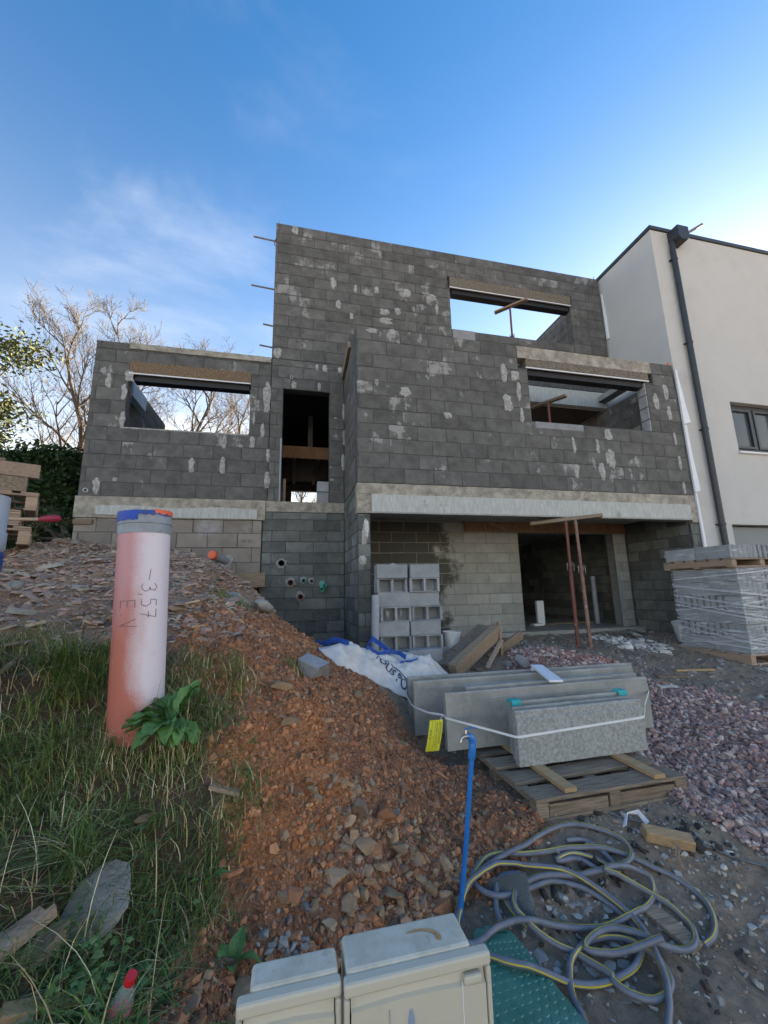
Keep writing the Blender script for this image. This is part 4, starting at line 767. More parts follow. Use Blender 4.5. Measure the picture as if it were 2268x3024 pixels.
tag(MB().bar((4.76,7.2,3.68),(5.20,6.35,3.66),.10,.05).build('prop_plank', M['woodgrey'], bevel=.004), 'grey plank held by the props inside the front room', 'plank')
# ------------------------------------------------------------------ stack of loose blocks beside the pier
def hollow_geo(w, h, d, cells, rg, wall_=.034):     # block lying with its open cells to the front (-Y)
    mb = MB(); n = cells; cw = (w-wall_*(n+1))/n; xs3 = [-w/2]; 
    for k in range(n): a = -w/2+wall_+k*(cw+wall_); xs3 += [a, a+cw]
    xs3.append(w/2); z0, z1, z2, z3 = -h/2, -h/2+wall_, h/2-wall_, h/2
    V = mb
    V.box(-w/2,w/2,.0,d,z0,z0+.012); V.box(-w/2,w/2,.0,d,z3-.012,z3); z1, z2 = z0+.012, z3-.012
    for k in range(n+1): V.box(xs3[2*k],xs3[2*k+1],rg.uniform(.0,.012),d,z1,z2)
    V.box(-w/2+.001,w/2-.001,d*.8,d-.001,z0+.001,z3-.001)
    return mb
def loose_block(label, loc, rz=0, size=(.5,.2,.2), hollow=0, rx=0, ry=0, group='loose blocks stacked beside the pier', mt='block_new', seed=0, broken=False):
    rg = np.random.RandomState(seed+5); w, d, h = size
    if hollow: mb = hollow_geo(w,h,d,hollow,rg)
    else:
        mb = MB(); c = .006; V = []
        for yy, ins in ((0,c),(c,0),(d-c,0),(d,c)):
            for sx, sz in ((-1,-1),(1,-1),(1,1),(-1,1)): V.append((sx*(w/2-ins)+rg.uniform(-.003,.003), yy, sz*(h/2-ins)+rg.uniform(-.003,.003)))
        if broken: V[5] = (V[5][0]-.10,V[5][1],V[5][2]); V[9] = (V[9][0]-.05,V[9][1],V[9][2]); V[6] = (V[6][0]-.02,V[6][1],V[6][2]); V[1] = (V[1][0]-.09,V[1][1],V[1][2])
        F = [(0,1,2,3),(15,14,13,12)]
        for s in range(3):
            for j in range(4): q = (j+1)%4; F.append((s*4+j, (s+1)*4+j, (s+1)*4+q, s*4+q))
        mb.add(V, F)
    o = mb.build('concrete_block', M[mt], bevel=.003 if hollow else 0); o.location = loc; o.rotation_euler = (rx,ry,rz); return tag(o, label, 'concrete block', group)
YS = 5.74; bz0 = -1.055; rows = ['lowest full row','second row up','third row up','fourth row up','fifth row up','sixth row up','top row']
bx0 = 1.245
for r in range(7):
    z = bz0+.1+r*.202; h_ = 0 if r in (0,2,4,6) else 2
    for c in range(2):
        x = bx0+.22+c*.47+(.02 if r in (1,3) else 0)-(.03 if r == 6 and c == 0 else 0)+.012*math.sin(r*2.3+c)
        L_ = ('left' if c == 0 else 'right')+' block of the '+rows[r]+' beside the pier, '+('open cells outwards' if h_ else 'smooth face outwards')
        loose_block(L_, (x, YS+.02*math.sin(r*1.7+c*2), z), .03*math.sin(r*3+c*1.3), (.455,.21,.198), h_, seed=r*3+c)
for k, (x, z) in enumerate(((1.53,.0),)): pass
blobrock('block_fragment', M['block_new'], (1.475,5.80,bz0+.19+6*.202), (.14,.12,.10), .3, seed=91, label='broken wedge of block between the two top blocks of the stack', cat='block fragment', sub=1)
for k, x in enumerate((1.38,1.57)): blobrock('block_fragment', M['block_new'], (x,5.80,bz0+.1+3*.202), (.07,.05,.19), .2+k, seed=95+k, label=('left' if k == 0 else 'right')+' broken pale web standing in the fourth row of the stack', cat='block fragment', sub=1, group='broken webs in the block stack')
loose_block('pale block standing in front of the foot of the stack', (1.80,5.38,-.90), .05, (.47,.2,.2), mt='block_new', seed=41); loose_block('damp block under the pale one at the foot of the stack', (1.82,5.42,-1.10), .02, (.49,.22,.195), mt='block_low', seed=42)
loose_block('lone block tucked right of the stack foot', (2.09,5.7,-.93), .3, (.3,.2,.2), mt='block_new', seed=43)
tag(MB().lathe((1.145,5.62,gz(1.145,5.62)-.02), [(.055,0),(.055,.95),(.050,.95),(.050,.03),(.0001,.03)], 20, (.03,.0,1)).build('drain_pipe', M['pvc'], smooth=True), 'grey plastic pipe leaning upright against the pier and block stack', 'pipe')
tag(MB().lathe((1.125,5.563,gz(1.145,5.62)+.16), [(.022,0),(.022,.006),(.0001,.006)], 14, (0,-1,0)).build('pipe_hole', M['black'], bpy.data.objects['drain_pipe']), None)
# bits of bent mesh and a bucket by the recess
def wire(name, lab, lines, r=.006, grp=None):
    mb = MB(); 
    for ln in lines: mb.tube(ln, r, 6)
    return tag(mb.build(name, M['steel']), lab, 'wire', grp)
gx = gz(.55,7.1)
wire('steel_mesh', 'bent grey steel mesh offcut standing in the corner of the recess', [[(.25+k*.22,7.05,gx-.05),(.25+k*.22,7.1,gx+.52)] for k in range(3)]+[[(.12,7.0,gx+.18+k*.2),(.45,7.04,gx+.12+k*.2),(.78,7.1,gx+.06+k*.2)] for k in range(3)]+[[(.20,6.95,gx+.45),(.40,7.2,gx+.60),(.62,7.05,gx+.42),(.35,7.0,gx+.5)]])
wire('steel_loop', 'flat grey wire loop lying at the foot of the recess wall', [[(.55,6.5,gx+.02),(.55,6.52,gx+.16),(1.0-.12,6.5,gx+.18),(.9,6.45,gx+.02)]])
wire('steel_loop', 'bent wire stirrup lying right of the block stack', [[(2.05,5.45,-.98),(2.1,5.5,-.80),(2.45,5.5,-.90),(2.4,5.4,-1.0)]])
def bucket(lab, x, y, z, r0, r1, h, tilt=(0,0,1), handle=True, parent=None):
    root = thing('bucket', lab, 'bucket', (x,y,z)); mb = MB().lathe((x,y,z), [(r0,0),(r1,h-.03),(r1+.008,h-.03),(r1+.008,h),(r1-.004,h),(r0-.006,.01),(.0001,.01)], 24, tilt); mb.build('bucket_body', M['bucket'], root, smooth=True)
    if handle:
        P = [(x+r1*math.cos(a)*1.02, y-r1*.35-.01*math.sin(a), z+h-.04-abs(math.sin(a))*.11) for a in np.linspace(math.pi,2*math.pi,9)]; MB().tube(P, .003, 5).build('handle', M['steel'], root)
bucket('white plastic bucket standing right of the block stack', 2.42, 6.0, gz(2.42,6.0)-.01, .11, .135, .33); bucket('white bucket tilted beside the wrapped block pallet', 6.70, 5.95, gz(6.7,5.95)+.0, .10, .145, .33, (-.14,-.1,1), False)
mb = MB(); 
rgx = np.random.RandomState(3)
V = [(2.55+.26*i/9, 6.08+.03*rgx.uniform(-1,1), gz(2.65,6.1)+.18*j+(.05*rgx.uniform(-1,.5) if j else 0)) for j in range(2) for i in range(10)]; mb.add(V, [(i,i+1,i+11,i+10) for i in range(9)])
o = mb.build('torn_bucket', M['bucket']); s = o.modifiers.new('t','SOLIDIFY'); s.thickness = .004; tag(o, 'torn half of a white tub leaning right of the standing bucket', 'broken tub')
# ------------------------------------------------------------------ heap of old planks
def plank(lab, p0, p1, w, t2, mt='wood', upv=(0,0,1), grp='old planks heaped behind the concrete planks'):
    o = MB().bar(p0, p1, w, t2, upv).build('timber_plank', M[mt], bevel=.006); return tag(o, lab, 'plank', grp)
g = gz(2.4,5.2)
plank('thick brown beam lying up against the heap, largest timber', (2.00,4.98,g+.02), (2.95,5.55,g+.43), .12, .19, 'wood', (-.2,-.3,1))
plank('dark wide plank behind the thick brown beam', (2.0,5.3,g+.04), (2.95,5.95,g+.45), .22, .05, 'woodgrey', (-.2,-.3,1))
plank('short upright stake at the top end of the thick beam', (2.93,5.45,g+.05), (2.95,5.5,g+.55), .07, .04, 'wood', (1,0,0))
plank('brown plank sloping right from the stake', (2.75,5.5,g+.05), (3.45,5.75,g+.33), .04, .13, 'wood'); plank('grey plank flat under the sloping ones', (2.55,5.25,g+.03), (3.4,5.55,g+.13), .10, .04, 'woodgrey'); plank('narrow dark lath at the foot of the plank heap', (2.35,5.1,g+.0), (3.15,5.35,g+.10), .08, .03, 'woodgrey')
plank('thin pale lath leaning on the plank heap', (2.5,5.05,g+.02), (2.95,5.45,g+.3), .06, .025, 'woodpink')
blobrock('block_lump', M['block_new'], (2.93,4.9,gz(2.93,4.9)+.13), (.26,.2,.2), .4, .2, .3, 55, 'pale broken block lump lying on the gravel behind the planks', 'block lump', sub=1)
# spilled plaster in front of the garage
pos = []; rg = np.random.RandomState(8)
P = points((5.0,6.5,5.3,6.9), 900, lambda x, y: inside(x+(fbm(x*5,y*5,3,2)-.45)*.4, y, [(5.35,6.8),(5.75,6.9),(6.1,6.3),(6.05,5.55),(5.7,5.35),(5.3,5.65)]).astype(float)); n = len(P); s = RS.lognormal(-3.9,.6,n)
tag(scatter('plaster_rubble', [shard() for _ in range(8)], P+np.c_[np.zeros(n),np.zeros(n),s*.25], rotm(n,RS,.35), np.c_[s*1.3,s*1.2,s*.6], pal(n,[(.62,.61,.58),(.5,.49,.47),(.7,.7,.68)],.15), M['stone']), kind='stuff')
for k, (x, y, z, a, lab) in enumerate(((6.2,6.5,0,.5,'broken grey slab leaning by the right garage wall'),(6.45,6.7,0,1.4,'second broken slab piece behind the leaning one'))):
    blobrock('slab_fragment', M['block_new'], (x,y,gz(x,y)+.07), (.42,.26,.10), a, .35, .2, 71+k, lab, 'slab fragment', sub=1)
# inside the garage
tag(MB().lathe((7.0,8.35,-.87), [(.055,0),(.055,1.08),(.05,1.08),(.05,.02),(.0001,.02)], 20).build('drain_pipe', M['pvc'], smooth=True), 'grey pipe standing upright inside the garage by the right wall', 'pipe')
tag(MB().box(5.62,5.80,8.6,8.68,-.868,-.33).build('insulation_offcut', M['foam'], bevel=.005), 'white board offcut standing on the garage floor', 'board offcut'); tag(MB().box(5.35,5.6,8.35,8.5,-.868,-.82).build('insulation_offcut', M['foam'], bevel=.005), 'small flat white offcut lying on the garage floor', 'board offcut')
for k, x in enumerate((6.0,6.45,6.8)): tag(MB().bar((x-.2,8.5+.1*k,-.855),(x+.2,8.6-.05*k,-.85),.12,.025).build('timber_scrap', M['wood']), ('left','middle','right')[k]+' timber scrap on the garage floor', 'timber scrap', 'timber scraps in the garage')
# ------------------------------------------------------------------ wrapped block pallets on the right
qx, qy = 6.28, 4.62
qz = min(gz(qx,qy), gz(qx+.5,qy), gz(qx,qy+1.0))+.01
def pb(lab, name, x0, y0, z0, w, d, rowsn, kinds, grp):
    root = thing(name, lab, 'block pack', (x0,y0,z0), grp); rg = np.random.RandomState(int(z0*100)+400)
    for r in range(rowsn):
        z = z0+r*.2; n = int(round(d/.5))
        if kinds[r] == 'long':
            for k in range(n): MB().box(x0,x0+w/2-.004,y0+k*d/n+.004,y0+(k+1)*d/n-.004,z+.003,z+.197).build('block', M['block_new'], root, bevel=.004)
        else:
            m_ = int(round(d/.1))
            for k in range(m_): a = y0+k*d/m_; mb = MB(); mb.box(x0+.0,x0+.3,a+.002,a+.026,z+.003,z+.197).box(x0+.045,x0+.3,a+.026,a+d/m_-.026,z+.003,z+.197).box(x0,x0+.3,a+d/m_-.026,a+d/m_-.002,z+.003,z+.197); mb.build('block', M['block_new'], root)
        m_ = int(round(w/.1))                      # the face towards the viewer shows block ends
        for k in range(m_): a = x0+(k if k else .01)*w/m_; mb = MB(); mb.box(a+.002,a+.026,y0-.001,y0+.2,z+.004,z+.196).box(a+.026,a+w/m_-.026,y0+.04,y0+.2,z+.004,z+.196).box(a+w/m_-.026,a+w/m_-.002,y0-.001,y0+.2,z+.004,z+.196); mb.build('block', M['block_new'], root)
    return root
pallet('pale pallet on the muddy ground under the wrapped blocks', qx-.03, qy-.03, qz, 1.16, 1.10, M['woodpink'], 'X', 0, 'pallets of the block packs', .14, 6, True)
w1 = pb('grey blocks wrapped in wrinkled clear film on the ground pallet', 'wrapped_block_pack', qx+.03, qy, qz+.14, 1.06, 1.02, 6, ['long','end','long','end','long','long'], None)
def film(x0,x1,y0,y1,z0,z1, parent, name='plastic_wrap', amp=.012, seed=1):
    mb = MB(); loop = []; n = 14
    for k in range(n): loop.append((x0+(x1-x0)*k/n, y0))
    for k in range(n): loop.append((x1, y0+(y1-y0)*k/n))
    for k in range(n): loop.append((x1-(x1-x0)*k/n, y1))
    for k in range(n): loop.append((x0, y1-(y1-y0)*k/n))
    rg = np.random.RandomState(seed); cx_, cy_ = (x0+x1)/2, (y0+y1)/2; nz = max(2,int((z1-z0)/.05)); m_ = len(loop)
    for i in range(nz+1):
        for j,(a,b_) in enumerate(loop):
            q = amp*(math.sin(i*1.7+j*.9)+rg.uniform(-1,1))*.5; d = Vector((a-cx_,b_-cy_)); d = d.normalized()*q; mb.v.append((a+d.x,b_+d.y,z0+(z1-z0)*i/nz))
    for i in range(nz):
        for j in range(m_): k = (j+1)%m_; mb.f.append((i*m_+j,i*m_+k,(i+1)*m_+k,(i+1)*m_+j))
    return mb.build(name, M['film'], parent, smooth=True)
film(qx+.012,qx+1.108,qy-.018,qy+1.04,qz+.10,qz+1.345,w1, seed=2)
for f_ in range(10):
    z0_ = qz+.2+1.05*((f_*.618)%1); dz_ = -.18-.35*((f_*.37)%1) if f_%4 else .25
    z1_ = min(qz+1.32, max(qz+.15, z0_+dz_)); zm_ = (z0_+z1_)/2
    ribbon([(qx+.0,qy+1.03,z0_),(qx-.004,qy+.5,z0_*.5+zm_*.5),(qx+.0,qy-.03,zm_),(qx+.5,qy-.034,z1_*.5+zm_*.5),(qx+1.12,qy-.03,z1_)], .012+.014*((f_*.29)%1), (0,0,1)).build('film_fold', M['filmfold'], w1)
pallet('upper pallet with bark edged side board on top of the wrapped pack', qx-.05, qy-.02, qz+1.35, 1.16, 1.12, M['woodpink'], 'X', 0, 'pallets of the block packs', .13, 6, True)
w2 = pb('single row of grey blocks held by a band of film on the upper pallet', 'banded_block_pack', qx-.03, qy, qz+1.482, 1.06, 1.06, 1, ['long'], None)
film(qx-.042,qx+1.042,qy-.012,qy+1.072,qz+1.55,qz+1.61,w2, seed=4, amp=.004)
# ------------------------------------------------------------------ crumpled big bag
SK = [(.30,4.25),(.42,4.75),(.6,5.2),(.95,5.5),(1.25,5.42),(1.55,5.35),(1.95,5.0),(1.85,4.55),(1.75,4.35),(1.5,4.22),(1.25,4.16),(1.0,4.2),(.72,4.2),(.5,4.1)]
def sackz(x, y):
    d = np.full(np.shape(x), 9.0)
    for k in range(len(SK)):
        a, b_ = np.array(SK[k]), np.array(SK[(k+1)%len(SK)]); e = b_-a; t = np.clip(((x-a[0])*e[0]+(y-a[1])*e[1])/(e@e),0,1); d = np.minimum(d, np.hypot(x-a[0]-t*e[0], y-a[1]-t*e[1]))
    edge = np.clip(d/.26,0,1)**.8; w = fbm(x*3,y*3,3,6); ridge = 1-np.abs(2*fbm(x*2.1+w*1.3,y*3.0+w,3,15)-.95)*1.6
    return h0(x,y)+.02+edge*(.15+.09*np.clip(ridge,0,1)**2+.085*(fbm(x*9+w*2,y*9,3,4)-.45)+.03*np.abs(2*fbm(x*16,y*16,2,40)-.75))+.05*np.exp(-(((x-1.55)/.25)**2+((y-4.75)/.4)**2))
SC0 = np.array([1.12,4.6]); nA_, nR_ = 150, 46; rim = []
for k in range(nA_):                               # outline as seen from the middle of the bag
    d = np.array([math.cos(2*math.pi*k/nA_), math.sin(2*math.pi*k/nA_)]); best = .3
    for q in range(len(SK)):
        a, e = np.array(SK[q]), np.array(SK[(q+1)%len(SK)])-np.array(SK[q]); den_ = d[0]*e[1]-d[1]*e[0]
        if abs(den_) < 1e-9: continue
        w_ = a-SC0; t_1 = (w_[0]*e[1]-w_[1]*e[0])/den_; u_1 = (w_[0]*d[1]-w_[1]*d[0])/den_
        if t_1 > 0 and -1e-6 <= u_1 <= 1+1e-6: best = max(best, t_1)
    rim.append(SC0+d*best*(1+.02*math.sin(k*1.9)+.015*math.sin(k*.7)))
rim = np.array(rim); rim = (rim+np.roll(rim,1,0)+np.roll(rim,-1,0))/3
tt = np.linspace(.0,1,nR_)**.8; XY = SC0[None,None]+(rim-SC0)[None]*tt[:,None,None]; xs4, ys4 = XY[...,0], XY[...,1]; zz4 = sackz(xs4, ys4)
I4 = np.arange(nR_*nA_).reshape(nR_,nA_); F4 = np.stack([I4[:-1],I4[1:],np.roll(I4,-1,1)[1:],np.roll(I4,-1,1)[:-1]],-1).reshape(-1,4); used = np.arange(nR_*nA_); re = used
sack = thing('bulk_bag', 'crumpled empty white woven bulk bag with blue lifting loops on the ground', 'bulk bag', (1.1,4.7,-1.0))
so = npmesh('bag_cloth', np.c_[xs4.ravel(),ys4.ravel(),zz4.ravel()][used], re[F4], M['sack'], parent=sack, smooth=True); s = so.modifiers.new('thick','SOLIDIFY'); s.thickness = .012; s.offset = -1
sz1 = lambda x, y: float(sackz(np.array([x]),np.array([y]))[0])
def loopstrap(P, w=.05): return ribbon([(x,y,(sz1(x,y) if inside(np.array([x]),np.array([y]),SK)[0] else gz(x,y))+h) for x,y,h in P], w, (.3,-.6,.7), .003).build('lifting_loop', M['bluestrap'], sack)
loopstrap([(.28,4.95,.04),(.40,4.85,.09),(.52,4.72,.09),(.65,4.6,.03)], .06); loopstrap([(.98,5.3,.02),(.96,5.2,.10),(1.0,5.05,.13),(1.1,4.9,.06),(1.18,4.85,.02)], .06); loopstrap([(.85,4.62,.02),(.98,4.58,.03),(1.12,4.6,.05),(1.25,4.7,.04),(1.30,4.62,.02)], .055); loopstrap([(1.2,4.5,.015),(1.32,4.47,.02),(1.42,4.55,.02)], .03)
def sacktext(body, x0, y0, ang, size):
    c, s_ = math.cos(ang), math.sin(ang)
    text_mesh('printed_text', body, size, lambda x, y: Vector((x0+x*c-y*1.5*s_, y0+x*s_+y*1.5*c, sz1(x0+x*c-y*1.5*s_, y0+x*s_+y*1.5*c)+.006)), M['navy'], sack, bold=.002)
sacktext('VOUS POUVEZ', .90, 4.44, math.radians(-40), .085)
tag(MB().tube([(x, 4.5-(x-1.0)*.9, sz1(x,4.5-(x-1.0)*.9)+.004) for x in np.linspace(1.05,1.62,12)], .006, 5).build('bag_seam', M['navy'], sack), None)
# ------------------------------------------------------------------ manhole riser pipes in the bank
PC = Vector((-.83,2.746,0)); RP = .141
M['pipered'] = pm = bpy.data.materials.new('orange pipe faded white'); pm.use_nodes = True; t = pm.node_tree; n = t.nodes; l = t.links; b = n['Principled BSDF']; b.inputs['Roughness'].default_value = .45
tcn = n.new('ShaderNodeTexCoord'); sp = n.new('ShaderNodeSeparateXYZ'); l.new(tcn.outputs['Object'], sp.inputs[0])
def pmath(op, a, b_):
    k = n.new('ShaderNodeMath'); k.operation = op
    for q, v in enumerate((a,b_)):
        if v is None: continue
        if isinstance(v,(int,float)): k.inputs[q].default_value = v
        else: l.new(v, k.inputs[q])
    return k.outputs[0]
no = n.new('ShaderNodeTexNoise'); no.inputs['Scale'].default_value = 5; no.inputs['Detail'].default_value = 9; mpn = n.new('ShaderNodeMapping'); mpn.inputs['Scale'].default_value = (2.2,2.2,.7); l.new(tcn.outputs['Object'], mpn.inputs[0]); l.new(mpn.outputs[0], no.inputs['Vector'])
no2 = n.new('ShaderNodeTexNoise'); no2.inputs['Scale'].default_value = 260; no2.inputs['Detail'].default_value = 3; l.new(tcn.outputs['Object'], no2.inputs['Vector'])
lowr = n.new('ShaderNodeMapRange'); lowr.inputs[1].default_value = -.50; lowr.inputs[2].default_value = -.80; lowr.inputs[3].default_value = .005; lowr.inputs[4].default_value = .13; l.new(sp.outputs[2], lowr.inputs[0])
side = pmath('ADD', pmath('ADD', pmath('SUBTRACT', sp.outputs[0], lowr.outputs[0]), pmath('MULTIPLY', pmath('SUBTRACT', no.outputs[0], .5), .10)), pmath('MULTIPLY', pmath('SUBTRACT', no2.outputs[0], .5), .09))
mr = n.new('ShaderNodeMapRange'); mr.inputs[1].default_value = -.035; mr.inputs[2].default_value = .062; l.new(side, mr.inputs[0])
zt = n.new('ShaderNodeMapRange'); zt.inputs[1].default_value = -.15; zt.inputs[2].default_value = .25; l.new(pmath('ADD', sp.outputs[2], pmath('MULTIPLY', no.outputs[0], .3)), zt.inputs[0])
rc = n.new('ShaderNodeMixRGB'); l.new(zt.outputs[0], rc.inputs[0]); rc.inputs[1].default_value = (.45,.135,.095,1); rc.inputs[2].default_value = (.52,.25,.27,1)
wc = n.new('ShaderNodeMixRGB'); l.new(mr.outputs[0], wc.inputs[0]); l.new(rc.outputs[0], wc.inputs[1]); wc.inputs[2].default_value = (.70,.62,.66,1)
no3 = n.new('ShaderNodeTexNoise'); no3.inputs['Scale'].default_value = 14; no3.inputs['Detail'].default_value = 8; l.new(tcn.outputs['Object'], no3.inputs['Vector']); m3 = n.new('ShaderNodeMapRange'); m3.inputs[1].default_value = .6; m3.inputs[2].default_value = .75; m3.inputs[4].default_value = .35; l.new(no3.outputs[0], m3.inputs[0])
dc = n.new('ShaderNodeMixRGB'); l.new(m3.outputs[0], dc.inputs[0]); l.new(wc.outputs[0], dc.inputs[1]); dc.inputs[2].default_value = (.40,.30,.26,1); l.new(dc.outputs[0], b.inputs['Base Color'])
pr = thing('riser_pipe', 'tall orange manhole riser pipe faded white on one side with blue top', 'pipe', (PC.x,PC.y,-.85))
zt0 = .36
o = MB().lathe((0,0,-1.1), [(RP,0),(RP,zt0+1.1+.02),(RP-.008,zt0+1.1+.02),(RP-.008,.3)], 48).build('pipe_body', pm, pr, smooth=True); o.matrix_parent_inverse = Matrix.Identity(4); o.location = (0,0,.85)
M['sleevegrey'] = mat('dirty grey socket', (.30,.34,.38), (.22,.24,.26), 12, .5, .2, stain=(.42,.38,.33), sscale=9, slo=.6, shi=.7)
MB().lathe((PC.x,PC.y,zt0), [(RP+.003,0),(RP+.004,.055),(RP+.009,.058),(RP+.009,.066),(RP+.004,.07),(RP+.004,.128),(RP-.006,.128),(RP-.006,.02)], 48).build('socket', M['sleevegrey'], pr, smooth=True)
def arc_band(a0, a1, z0, z1, r, mt, jag=.0, seed=0, name='paint_band', par=None):
    rg = np.random.RandomState(seed); mb = MB(); m_ = max(4,int(abs(a1-a0)/.08)); V = []
    for k in range(m_+1): a = a0+(a1-a0)*k/m_; V += [(PC.x+r*math.cos(a),PC.y+r*math.sin(a),z0+rg.uniform(-jag,jag)), (PC.x+r*math.cos(a),PC.y+r*math.sin(a),z1+rg.uniform(-.003,.003)), (PC.x+(r-.012)*math.cos(a),PC.y+(r-.012)*math.sin(a),z1+.001)]
    F = []
    for k in range(m_): i = k*3; F += [(i,i+3,i+4,i+1),(i+1,i+4,i+5,i+2)]
    mb.add(V, F); return mb.build(name, mt, par or pr, smooth=True)
M['bluepaint'] = mat('blue paint', (.004,.07,.50), (.01,.05,.30), 9, .5)
arc_band(3.0, 4.75, zt0+.075, zt0+.133, RP+.007, M['bluepaint'], .003, 1); arc_band(4.75, 6.2, zt0+.108, zt0+.134, RP+.007, M['bluetape'], .007, 2); arc_band(5.35, 7.2, zt0+.118, zt0+.142, RP+.009, M['orange'], .006, 3); arc_band(1.0, 3.0, zt0+.12, zt0+.14, RP+.006, M['orange'], .004, 4)
def pstroke(lines, s0, a0, size, r=RP+.0016):      # handwriting running down the pipe: s along, t towards the right
    mb = MB()
    for ln in lines:
        P = []
        ln = [(ln[i][0]+(ln[i+1][0]-ln[i][0])*k/6, ln[i][1]+(ln[i+1][1]-ln[i][1])*k/6) for i in range(len(ln)-1) for k in range(6)]+[ln[-1]]
        for s, t2 in ln: a = a0+t2*size/RP; P.append((PC.x+r*math.cos(a), PC.y+r*math.sin(a), s0-s*size))
        mb.tube(P, .0019, 5)
    mb.build('handwriting', M['marker'], pr)
view = math.atan2(-PC.y, -PC.x)
S3 = [[(.0,.85),(.25,1.0),(.5,.85),(.42,.6),(.25,.52),(.45,.5),(.55,.25),(.3,0),(.0,.1)]]; S5 = [[(.5,1),(.1,1),(.05,.6),(.35,.62),(.52,.35),(.4,.05),(.0,.05)]]; S7 = [[(0,1),(.55,1),(.25,0)],[(.12,.5),(.55,.5)]]
def off_(L_, ds): return [[(s+ds,t2) for s,t2 in ln] for ln in L_]
pstroke([[(-.9,.55),(-.15,.45)]]+off_(S3,.1)+[[(.85,.1),(.8,-.2)]]+off_(S5,1.15)+off_(S7,1.9), .07, view-.02, .082)
pstroke([[(0,0),(0,1)],[(0,1),(.5,1)],[(0,.5),(.45,.5)],[(0,0),(.5,0)],[(.95,.08),(1.0,.1),(1.0,.02),(.95,.08)],[(1.25,1.1),(1.7,.0),(1.75,1.2)]], -.03, view-.80, .082)
pr.rotation_euler = (0, math.radians(-2.2), 0)   # the riser leans a little
gp = thing('grey_riser_pipe', 'pale grey riser pipe with blue tape at the left edge', 'pipe', (-1.755,2.88,-.4))
GPx, GPy = -1.805, 2.83
MB().lathe((GPx,GPy,-.9), [(.135,0),(.135,1.17),(.143,1.18),(.143,1.28),(.135,1.29),(.135,1.50),(.125,1.50),(.125,.2)], 36).build('pipe_body', M['pvcpale'], gp, smooth=True)
mb = MB(); rg = np.random.RandomState(4)
for k in range(3): mb.lathe((GPx,GPy,.15+k*.03), [(.139,0),(.142+.004*k,.02),(.140,.045)], 30, (.12-.1*k,-.25+.07*k,1))
mb.build('tape_band', M['bluetape'], gp, smooth=True); MB().bar((GPx+.11,GPy-.09,.17),(GPx+.10,GPy-.11,.28),.035,.008).build('tape_tail', M['bluetape'], gp)
# ------------------------------------------------------------------ pallets stacked on the mound
PA = math.radians(27); cA, sA = math.cos(PA), math.sin(PA); sx, sy = -2.66, 4.95; zb = .54   # stack turned so that its right flank points at the viewer
rot_ = lambda u, v: (sx+u*cA-v*sA, sy+u*sA+v*cA)
for k, (dx, h) in enumerate(((0,.19),(-.10,.17),(.02,.20))):
    zb_ = zb+(0,.19,.36)[k]; ox, oy = rot_(-1.22+dx, 0)
    pallet(('lowest pale pallet of the stack on the mound','second pallet from the ground of the stack, set back at its right end','third pallet of the stack, open slot under its reddish top board')[k], ox, oy, zb_, 1.22, 1.0, M['woodpink'], 'Y', PA, 'pallets stacked on the mound', h-.004, 6, False)
zt_ = zb+.56
def sbar(lab, name, u0, v0, u1, v1, z, w, t2, mt, cat, grp=None): tag(MB().bar((*rot_(u0,v0),z),(*rot_(u1,v1),z),w,t2).build(name, M[mt], bevel=.006), lab, cat, grp)
sbar('lower grey beam lying on the stacked pallets','timber_beam',-1.3,.09,-.09,.07,zt_+.077,.10,.155,'woodgrey','beam','beams on top of the pallet stack')
sbar('upper reddish beam lying on the stacked pallets','timber_beam',-1.3,.09,.0,.06,zt_+.232,.10,.15,'woodpink','beam','beams on top of the pallet stack')
sbar('thin grey board on the very top of the pallet stack','timber_plank',-1.2,.2,-.10,.3,zt_+.325,.16,.03,'woodgrey','plank')
sbar('short brown offcut on the very top of the pallet stack','timber_plank',-.8,.2,-.3,.22,zt_+.357,.12,.03,'wood','plank')
ht = thing('hand_tool', 'long handled tool with a dark red grip lying out of the pallet stack', 'tool', (-2.5,4.6,.74)); MB().tube([(-3.2,4.55,.735),(-2.42,4.62,.755)], .017, 10).build('shaft', M['woodpink'], ht)
MB().lathe((-2.44,4.626,.755), [(.016,0),(.03,.04),(.036,.10),(.038,.17),(.03,.21),(.012,.225),(.0001,.226)], 14, Vector((.78,-.23,.02))).build('grip', M['magenta'], ht, smooth=True)
# ------------------------------------------------------------------ standpipe
sp_ = thing('standpipe', 'blue plastic standpipe with a small tap at its top', 'water pipe', (.835,2.16,-1.55)); B0 = Vector((.828,2.15,-1.62)); T0 = Vector((.925,2.09,-.80))
MB().tube([B0, B0.lerp(T0,.5)+Vector((.004,0,0)), T0], .0125, 16).build('blue_pipe', M['bluepe'], sp_, smooth=True)
d = (T0-B0).normalized(); MB().lathe(T0-d*.05, [(.0155,0),(.0185,.006),(.0185,.075),(.0165,.08)], 16, d).build('socket', M['bluepe'], sp_, smooth=True)
E1 = T0+d*.03; MB().tube([E1-d*.005, E1+d*.012+Vector((-.004,0,0)), E1+d*.026+Vector((-.014,0,.0)), E1+d*.032+Vector((-.032,-.004,0))], [.0175,.0185,.0175,.0155], 14).build('elbow', M['bluepe'], sp_, smooth=True)
V0 = E1+d*.032+Vector((-.034,-.004,0)); MB().tube([V0+Vector((.006,0,0)), V0+Vector((-.006,0,.0)), V0+Vector((-.018,0,.0)), V0+Vector((-.03,0,-.006)), V0+Vector((-.037,-.002,-.026))], [.011,.0125,.010,.0085,.0075], 12).lathe(V0+Vector((-.008,0,.005)), [(.007,0),(.007,.022),(.004,.027)], 10).build('tap_body', M['brass'], sp_, smooth=True)
